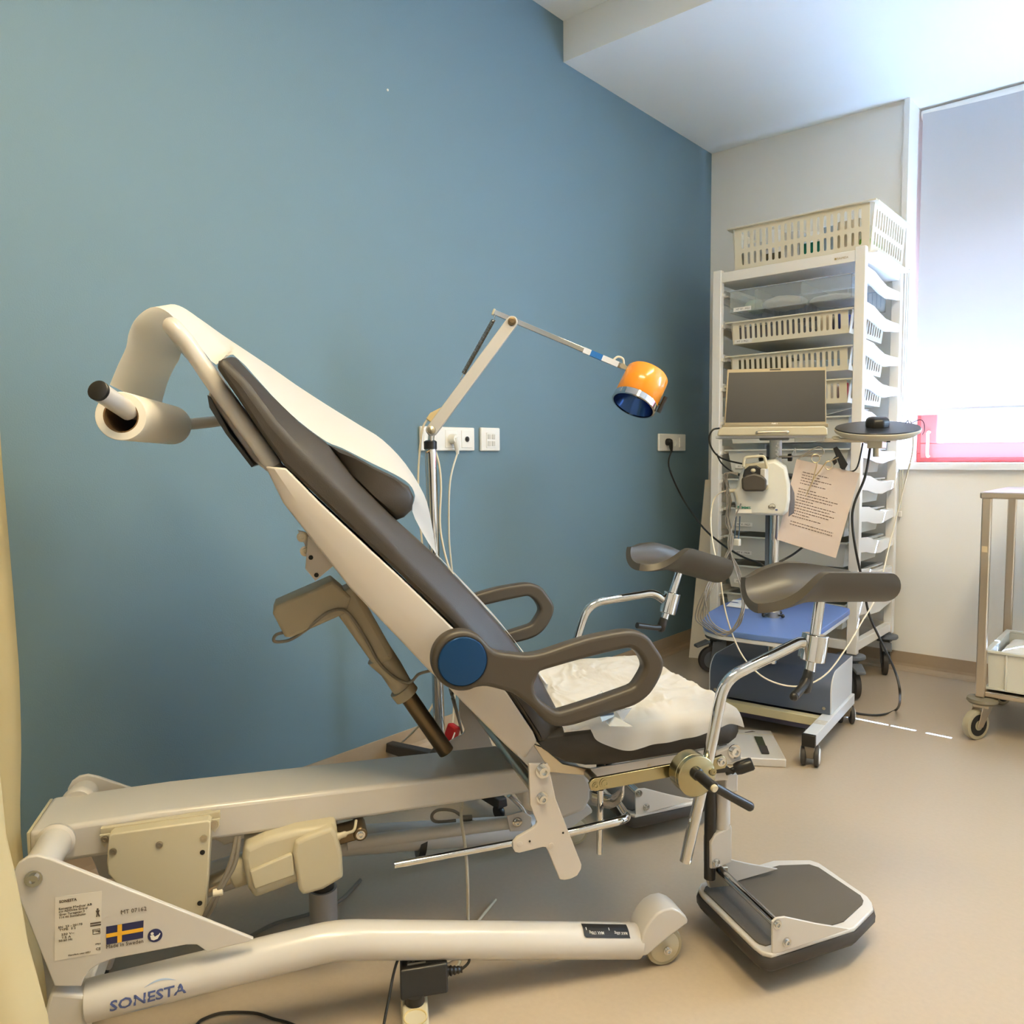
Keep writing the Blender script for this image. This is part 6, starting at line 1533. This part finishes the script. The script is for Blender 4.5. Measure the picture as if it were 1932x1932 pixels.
# ------------------------------------------------------------------ steel trolley with a bin
TX0, TX1, TY0, TY1 = -0.565, 0.30, 3.235, 3.80
M_warm = mat('warm_stainless', rgb(206, 192, 172), 0.28, metal=1.0, bump=0.03, bscale=260)
tr_ = thing('steel_trolley', ((TX0 + TX1) / 2, (TY0 + TY1) / 2, 0), 'stainless steel trolley under the window, cut by the right picture edge', 'trolley')
for x in (TX0 + 0.016, TX1 - 0.016):
    for y in (TY0 + 0.016, TY1 - 0.016):
        b = MB(); b.box((x, y, (0.155 + 0.888) / 2), (0.030, 0.030, 0.888 - 0.155)); b.build('leg', M_warm, tr_, bevel=0.004)
b = MB(); b.box(((TX0 + TX1) / 2, (TY0 + TY1) / 2, 0.894), (TX1 - TX0 + 0.01, TY1 - TY0 + 0.01, 0.024)); b.build('top_tray', M_warm, tr_, bevel=0.006, seg=3)
b = MB(); b.box(((TX0 + TX1) / 2, (TY0 + TY1) / 2, 0.166), (TX1 - TX0 - 0.034, TY1 - TY0 - 0.034, 0.020)); b.build('lower_shelf', M_warm, tr_, bevel=0.004)
def big_castor(x, y, ang):
    c = V((x, y, 0)); d = V((math.cos(ang), math.sin(ang), 0)); n = V((-d.y, d.x, 0)); w_ = c + d * 0.03
    b = MB(); b.lathe([(0.047, -0.013), (0.053, -0.012), (0.055, 0), (0.053, 0.012), (0.047, 0.013)], w_ + AZ * 0.055, n, 28); wl = b.build('castor_wheel', M_tan, tr_)
    b = MB(); b.lathe([(0.040, -0.0138), (0.020, -0.0142), (0.020, 0.0142), (0.040, 0.0138)], w_ + AZ * 0.055, n, 26); b.build('wheel_disc', M_dark, wl)
    b = MB(); b.lathe([(0.019, -0.015), (0.001, -0.0155), (0.001, 0.0155), (0.019, 0.015)], w_ + AZ * 0.055, n, 20); b.build('wheel_hub', M_tan, wl)
    b = MB()
    for s in (-1, 1):
        o = n * (0.019 * s)
        b.prism([w_ + AZ * 0.048 - d * 0.012 + o, w_ + AZ * 0.048 + d * 0.014 + o, c + AZ * 0.125 + d * 0.022 + o, c + AZ * 0.125 - d * 0.03 + o], n * (0.003 * s))
    b.box(c + AZ * 0.124, (0.05, 0.05, 0.012)); b.build('castor_fork', M_warm, wl, bevel=0.002)
    b = MB(); b.lathe([(0.03, 0.0), (0.045, 0.004), (0.052, 0.012), (0.050, 0.022), (0.03, 0.026)], c + AZ * 0.128, AZ, 26); b.build('bumper_disc', MATS['tan_rubber'] if False else mat('brown_rubber', rgb(122, 114, 96), 0.6) if 'brown_rubber' not in MATS else MATS['brown_rubber'], wl)
a_ = math.atan2(-_r.y, -_r.x)
for x in (TX0 + 0.022, TX1 - 0.022):
    for y in (TY0 + 0.022, TY1 - 0.022): big_castor(x, y, a_ + 0.35)
b = MB(); b.box((TX0 + 0.016, TY0 - 0.0005, 0.70), (0.018, 0.001, 0.022)); b.build('tape_scrap', mat('old_tape', rgb(206, 186, 150), 0.5), tr_, smooth=0)
def open_box(b, x0, x1, y0, y1, z0, z1, th, tp=0.0):
    lo = [(x0 + tp, y0 + tp), (x1 - tp, y0 + tp), (x1 - tp, y1 - tp), (x0 + tp, y1 - tp)]
    hi = [(x0, y0), (x1, y0), (x1, y1), (x0, y1)]
    sgn = [(1, 1), (-1, 1), (-1, -1), (1, -1)]
    vo, vh = b.verts([V((x, y, z0)) for x, y in lo]), b.verts([V((x, y, z1)) for x, y in hi])
    ih, il = b.verts([V((x + s * th, y + t * th, z1)) for (x, y), (s, t) in zip(hi, sgn)]), b.verts([V((x + s * th, y + t * th, z0 + th)) for (x, y), (s, t) in zip(lo, sgn)])
    b.face(vo[::-1]); b.face(il)
    for i in range(4):
        j = (i + 1) % 4
        b.face((vo[i], vo[j], vh[j], vh[i])); b.face((vh[i], vh[j], ih[j], ih[i])); b.face((ih[i], ih[j], il[j], il[i]))
bi = thing('stacking_bin', (-0.30, 3.5, 0.178), 'white rectangular bin on the lower shelf of the steel trolley', 'bin')
b = MB(); open_box(b, -0.535, -0.05, 3.275, 3.70, 0.180, 0.325, 0.005, 0.006); b.build('bin_shell', M_bin, bi, smooth=0)
b = MB(); rect = lambda b, x0, x1, y0, y1, z, w, h: [b.box(c, s) for c, s in ((((x0 + x1) / 2, y0, z), (x1 - x0 + w, w, h)), (((x0 + x1) / 2, y1, z), (x1 - x0 + w, w, h)), ((x0, (y0 + y1) / 2, z), (w, y1 - y0 - w, h)), ((x1, (y0 + y1) / 2, z), (w, y1 - y0 - w, h)))]
rect(b, -0.535, -0.05, 3.275, 3.70, 0.322, 0.018, 0.009); b.build('bin_rim', M_bin, bi, bevel=0.002)
b = MB(); rect(b, -0.532, -0.053, 3.278, 3.697, 0.186, 0.014, 0.008)
for x in (-0.475, -0.31, -0.14): b.box((x, 3.274, 0.25), (0.006, 0.010, 0.135))
b.build('bin_ribs', M_bin, bi, bevel=0.001)
b = MB(); rows = []
for i in range(13):
    rows.append([V((-0.515 + 0.44 * k / 14, 3.30 + 0.38 * i / 12, 0.295 + 0.045 * math.sin(math.pi * k / 14) * math.sin(math.pi * i / 12) + 0.012 * noise.noise(V((k * 0.5, i * 0.5, 2))))) for k in range(15)])
b.grid(rows); b.build('folded_linen', M_paper, None, smooth=70, sub=1, solid=0.004, label='folded white linen filling the bin on the trolley', cat='linen')

# ------------------------------------------------------------------ floor scale, low white board, lamp clutter
s0, s1 = onz(1455, 1378, 0.03), onz(1484, 1433, 0.03)
sd_ = (s1 - s0); sl_ = V((-sd_.y, sd_.x, 0)).normalized()
if sl_.x > 0: sl_ = -sl_
sc_ = thing('floor_scale', (s0 + s1) / 2 + sl_ * 0.14, 'flat white scale with two dark strips on the floor beyond the chair seat', 'scale')
ORG[sc_.name] = sc_.location.copy()
def sp(a, c, z): return V(((s0 + sd_ * a + sl_ * c).x, (s0 + sd_ * a + sl_ * c).y, z))
b = MB(); b.hexa([sp(0.01, 0.0, 0.0), sp(0.99, 0.0, 0.0), sp(0.99, 0.29, 0.0), sp(0.01, 0.29, 0.0)], [sp(0, 0, 0.03), sp(1, 0, 0.03), sp(1, 0.29, 0.03), sp(0, 0.29, 0.03)]); b.build('platform', M_cream, sc_, bevel=0.004)
for a0, c0 in ((0.28, 0.045), (0.28, 0.18)):
    b = MB(); b.prism([sp(a0, c0, 0.031), sp(0.86, c0 + 0.004, 0.031), sp(0.86, c0 + 0.028, 0.031), sp(a0, c0 + 0.028, 0.031)], (0, 0, 0.002)); b.build('foot_strip', mat('dark_green_strip', rgb(52, 58, 40), 0.6) if 'dark_green_strip' not in MATS else MATS['dark_green_strip'], sc_, smooth=0)
    b = MB(); b.prism([sp(0.62, c0 + 0.001, 0.0335), sp(0.87, c0 + 0.004, 0.0335), sp(0.87, c0 + 0.029, 0.0335), sp(0.62, c0 + 0.029, 0.0335)], (0, 0, 0.002)); b.build('strip_end', M_rub, sc_, smooth=0)
b = MB(); b.prism([sp(0.17, 0.0, 0.0302), sp(0.18, 0.0, 0.0302), sp(0.18, 0.29, 0.0302), sp(0.17, 0.29, 0.0302)], (0, 0, 0.0012)); b.build('seam', M_plas, sc_, smooth=0)
b = MB(); b.prism([sp(0.06, 0.07, 0.0304), sp(0.12, 0.10, 0.0304), sp(0.13, 0.098, 0.0304), sp(0.08, 0.06, 0.0304)], (0, 0, 0.0008)); b.build('print_mark', M_ink, sc_, smooth=0)
rc = onz(852, 1440, 0.0)
rd = thing('red_pedal', (rc.x, rc.y, 0), 'small red box with a white stripe beside the foot of the lamp pole', 'pedal')
tilt = Matrix.Rotation(0.35, 3, FH)
b = MB(); b.box(onf(848, 1396, (rc.x, rc.y, 0)), (0.045, 0.03, 0.11), tilt); b.build('red_case', mat('red_plastic', rgb(160, 24, 24), 0.3), rd, bevel=0.008, seg=3)
b = MB(); b.box(onf(852, 1396, (rc.x, rc.y, 0)) - FH * 0.020, (0.007, 0.006, 0.075), tilt); b.build('white_stripe', M_wsock, rd, bevel=0.002)
b = MB(); b.box(V((rc.x, rc.y, 0.03)), (0.10, 0.07, 0.06)); b.build('pedal_base', M_rub, rd, bevel=0.006)
b = MB(); b.tube(catmull([P(850, 1300, 0.12), P(858, 1330, 0.14), onf(870, 1375, (rc.x, rc.y, 0)), onf(876, 1404, (rc.x, rc.y, 0)), V((rc.x + 0.05, rc.y + 0.02, 0.03))], 6), 0.0045, 8); b.build('pedal_cord', M_gcable, None, label='grey cord running from the chair seat down to the red pedal box', cat='cable')

# ------------------------------------------------------------------ power strip, plugs and leads on the near floor
t0, t1 = onz(779, 1810, 0.045), onz(787, 1990, 0.045)
sdv = (t1 - t0).normalized(); snv = V((-sdv.y, sdv.x, 0))
if snv.dot(_r) < 0: snv = -snv
ps_ = thing('power_strip', (t0.x, t0.y, 0), 'cream power strip on the floor under the near chair tube', 'power strip')
def ss(a, c, z): return V((t0.x, t0.y, 0)) + sdv * a + snv * c + AZ * z
b = MB(); b.hexa([ss(0, -0.026, 0), ss(0.36, -0.026, 0), ss(0.36, 0.026, 0), ss(0, 0.026, 0)], [ss(0.002, -0.023, 0.045), ss(0.358, -0.023, 0.045), ss(0.358, 0.023, 0.045), ss(0.002, 0.023, 0.045)]); b.build('strip_body', M_plas, ps_, bevel=0.004)
for a in (0.045, 0.105, 0.165):
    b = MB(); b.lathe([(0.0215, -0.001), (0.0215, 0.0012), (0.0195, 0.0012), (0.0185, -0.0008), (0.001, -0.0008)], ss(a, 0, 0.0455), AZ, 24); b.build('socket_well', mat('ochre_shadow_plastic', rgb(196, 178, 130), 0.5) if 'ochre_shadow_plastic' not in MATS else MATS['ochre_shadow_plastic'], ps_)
pg = thing('mains_plug', ss(0.045, 0, 0.046), 'cream angled plug in the power strip, just above the black adapter', 'plug')
b = MB(); b.lathe([(0.0185, 0.0), (0.0185, 0.018), (0.017, 0.020)], ss(0.045, 0, 0.046), AZ, 22); b.tube([ss(0.045, -0.012, 0.058), ss(0.060, 0.016, 0.060), ss(0.045, 0.055, 0.052)], [0.012, 0.011, 0.005], 12); b.build('plug_body', M_plas, pg)
b = MB(); b.tube(catmull([ss(0.046, 0.053, 0.052), ss(0.02, 0.075, 0.03), ss(-0.03, 0.095, 0.006), ss(-0.12, 0.12, 0.005), ss(-0.25, 0.20, 0.005)], 6), 0.0035, 8); b.build('lead', M_plas, pg)
adp = thing('power_adapter', ss(0.135, 0.03, 0.046), 'black power adapter plugged into the cream power strip', 'adapter')
b = MB(); b.hexa([ss(0.082, -0.026, 0.062), ss(0.138, -0.026, 0.058), ss(0.130, 0.062, 0.058), ss(0.074, 0.062, 0.062)], [ss(0.082, -0.026, 0.105), ss(0.120, -0.026, 0.105), ss(0.112, 0.062, 0.105), ss(0.074, 0.062, 0.105)]); ab = b.build('adapter_body', M_blk, adp, bevel=0.004, seg=3)
b = MB(); b.lathe([(0.018, 0), (0.018, 0.016)], ss(0.125, 0, 0.046), AZ, 22); b.build('plug_face', M_blk, adp)
lp0, lpx, lpy = ss(0.112, -0.014, 0.1056), snv * 0.999 - sdv * 0.09, -sdv
b = MB(); b.hexa([lp0 + lpx * x + lpy * y for x, y in ((0, 0), (0.07, 0), (0.07, 0.032), (0, 0.032))], [lp0 + lpx * x + lpy * y + AZ * 0.0004 for x, y in ((0, 0), (0.07, 0), (0.07, 0.032), (0, 0.032))]); al = b.build('adapter_label', mat('dark_grey_label', rgb(52, 49, 44), 0.4), ab, smooth=0)
b = MB()
for body, x, y, s in (('TRUMPower', 0.002, 0.024, 0.008), ('AC adapter', 0.002, 0.017, 0.0055), ('5V 2A', 0.002, 0.011, 0.0055), ('C E', 0.048, 0.016, 0.008)): b.text(body, s, lambda c, x=x, y=y: lp0 + lpx * (x + c.x) + lpy * (y + c.y) + AZ * (0.0007 + c.z), th=0.0003)
q = [(0.002, 0.003), (0.036, 0.003), (0.036, 0.008), (0.002, 0.008)]; b.prism([lp0 + lpx * x + lpy * y + AZ * 0.0006 for x, y in q], (0, 0, 0.0003))
b.build('label_print', mat('grey_print', rgb(170, 166, 156), 0.5), al, smooth=0)
bo0 = ss(0.104, 0.062, 0.084)
b = MB(); rg = []
for k in range(9): rg.append((0.011 - 0.0006 * k if k % 2 == 0 else 0.008 - 0.0004 * k, 0.0035 * k))
b.lathe(rg, bo0, snv, 16); b.build('strain_relief', M_blk, adp)
b = MB(); b.tube(catmull([bo0 + snv * 0.026, bo0 + snv * 0.042 + AZ * 0.012 - sdv * 0.006, bo0 + snv * 0.036 + AZ * 0.040 - sdv * 0.014, bo0 + snv * 0.005 + AZ * 0.052 - sdv * 0.016, ss(0.088, 0.0, 0.125), ss(0.100, -0.030, 0.112), ss(0.15, -0.050, 0.06), ss(0.20, -0.065, 0.02), ss(0.30, -0.09, 0.006)], 8), 0.0026, 8); b.build('adapter_lead', M_bcable, adp)
b = MB(); b.tube(catmull([onz(x, y, 0.005) for x, y in ((350, 1960), (372, 1932), (385, 1922), (420, 1911), (478, 1911), (515, 1922), (545, 1930), (580, 1945))], 6), 0.0026, 8); b.build('thin_black_lead', M_bcable, None, label='thin black lead lying on the floor at the bottom picture edge', cat='cable')
# grey and cream leads under the chair
b = MB(); b.tube(catmull([P(874, 1500, 0.08), P(870, 1540, 0.05), P(878, 1600, 0.0), P(882, 1660, -0.05)] + [onz(883, 1740, 0.006), onz(884, 1780, 0.006), onz(850, 1810, 0.006), onz(815, 1815, 0.03)], 6), 0.0036, 8); b.build('cream_lead', M_cable, None, label='cream lead hanging from under the seat down to the floor', cat='cable')
b = MB(); b.tube(catmull([onz(x, y, 0.006) for x, y in ((440, 1785), (470, 1768), (520, 1742), (585, 1724), (640, 1700), (680, 1660))], 6), 0.0042, 8); b.build('grey_lead', M_gcable, None, label='grey lead on the floor behind the bend of the near chair tube', cat='cable')
b = MB(); b.tube(catmull([P(905, 1553, 0.1), P(880, 1546, 0.1), P(856, 1530, 0.1), P(828, 1528, 0.1), P(815, 1538, 0.1), P(822, 1550, 0.1), P(860, 1548, 0.1)], 6), 0.0038, 8); b.tube([P(872, 1544, 0.1), P(890, 1543, 0.1)], 0.0075, 10); b.build('handset_cable', M_gcable, None, label='looped grey cable with a dark plug resting on the far chair tube', cat='cable')

# ------------------------------------------------------------------ privacy curtain at the left picture edge
zs_ = [0.02 + 0.24 * k for k in range(12)]
def edge(pts, dep):
    """Upright fold line from picture points at one distance: returns x, y by height."""
    out = []
    for x, y in pts:
        d = ray(x, y) / CAM_F
        p = C0 + d * dep
        out.append(p)
    return out
def at_z(line, z):
    line = sorted(line, key=lambda p: p.z)
    if z <= line[0].z: return V((line[0].x, line[0].y, z))
    for a, c in zip(line[:-1], line[1:]):
        if z <= c.z:
            t = (z - a.z) / (c.z - a.z); return V((a.x + (c.x - a.x) * t, a.y + (c.y - a.y) * t, z))
    return V((line[-1].x, line[-1].y, z))
bk_ = edge([(-40, 300), (-18, 600), (0, 870), (20, 1100), (33, 1270), (37, 1400), (34, 1560), (48, 1700), (75, 1800), (86, 1880), (88, 1960)], 1.40)
ft_ = edge([(-60, 300), (-50, 700), (-40, 1100), (-20, 1350), (2, 1580), (28, 1690), (42, 1780), (70, 1880), (86, 1940), (92, 2010)], 1.08)
rows = []
for z in [0.03 + 0.05 * k for k in range(52)]:
    B_, F_ = at_z(bk_, z), at_z(ft_, z)
    lft = -_r
    row = [B_ + FH * 0.05 + lft * 0.05, B_ + FH * 0.02 + lft * 0.012, B_, B_ - FH * 0.035 + lft * 0.008, B_ - FH * 0.10 + lft * 0.10, F_ + FH * 0.08 + lft * 0.09, F_ + FH * 0.02 + lft * 0.01, F_, F_ - FH * 0.04 + lft * 0.02, F_ - FH * 0.07 + lft * 0.12, F_ - FH * 0.01 + lft * 0.20, F_ - FH * 0.06 + lft * 0.30]
    rows.append(catmull(row, 4))
b = MB(); b.grid(rows); b.build('privacy_curtain', M_curt, None, smooth=80, label='pale yellow fabric curtain hanging in folds at the left picture edge', cat='curtain')
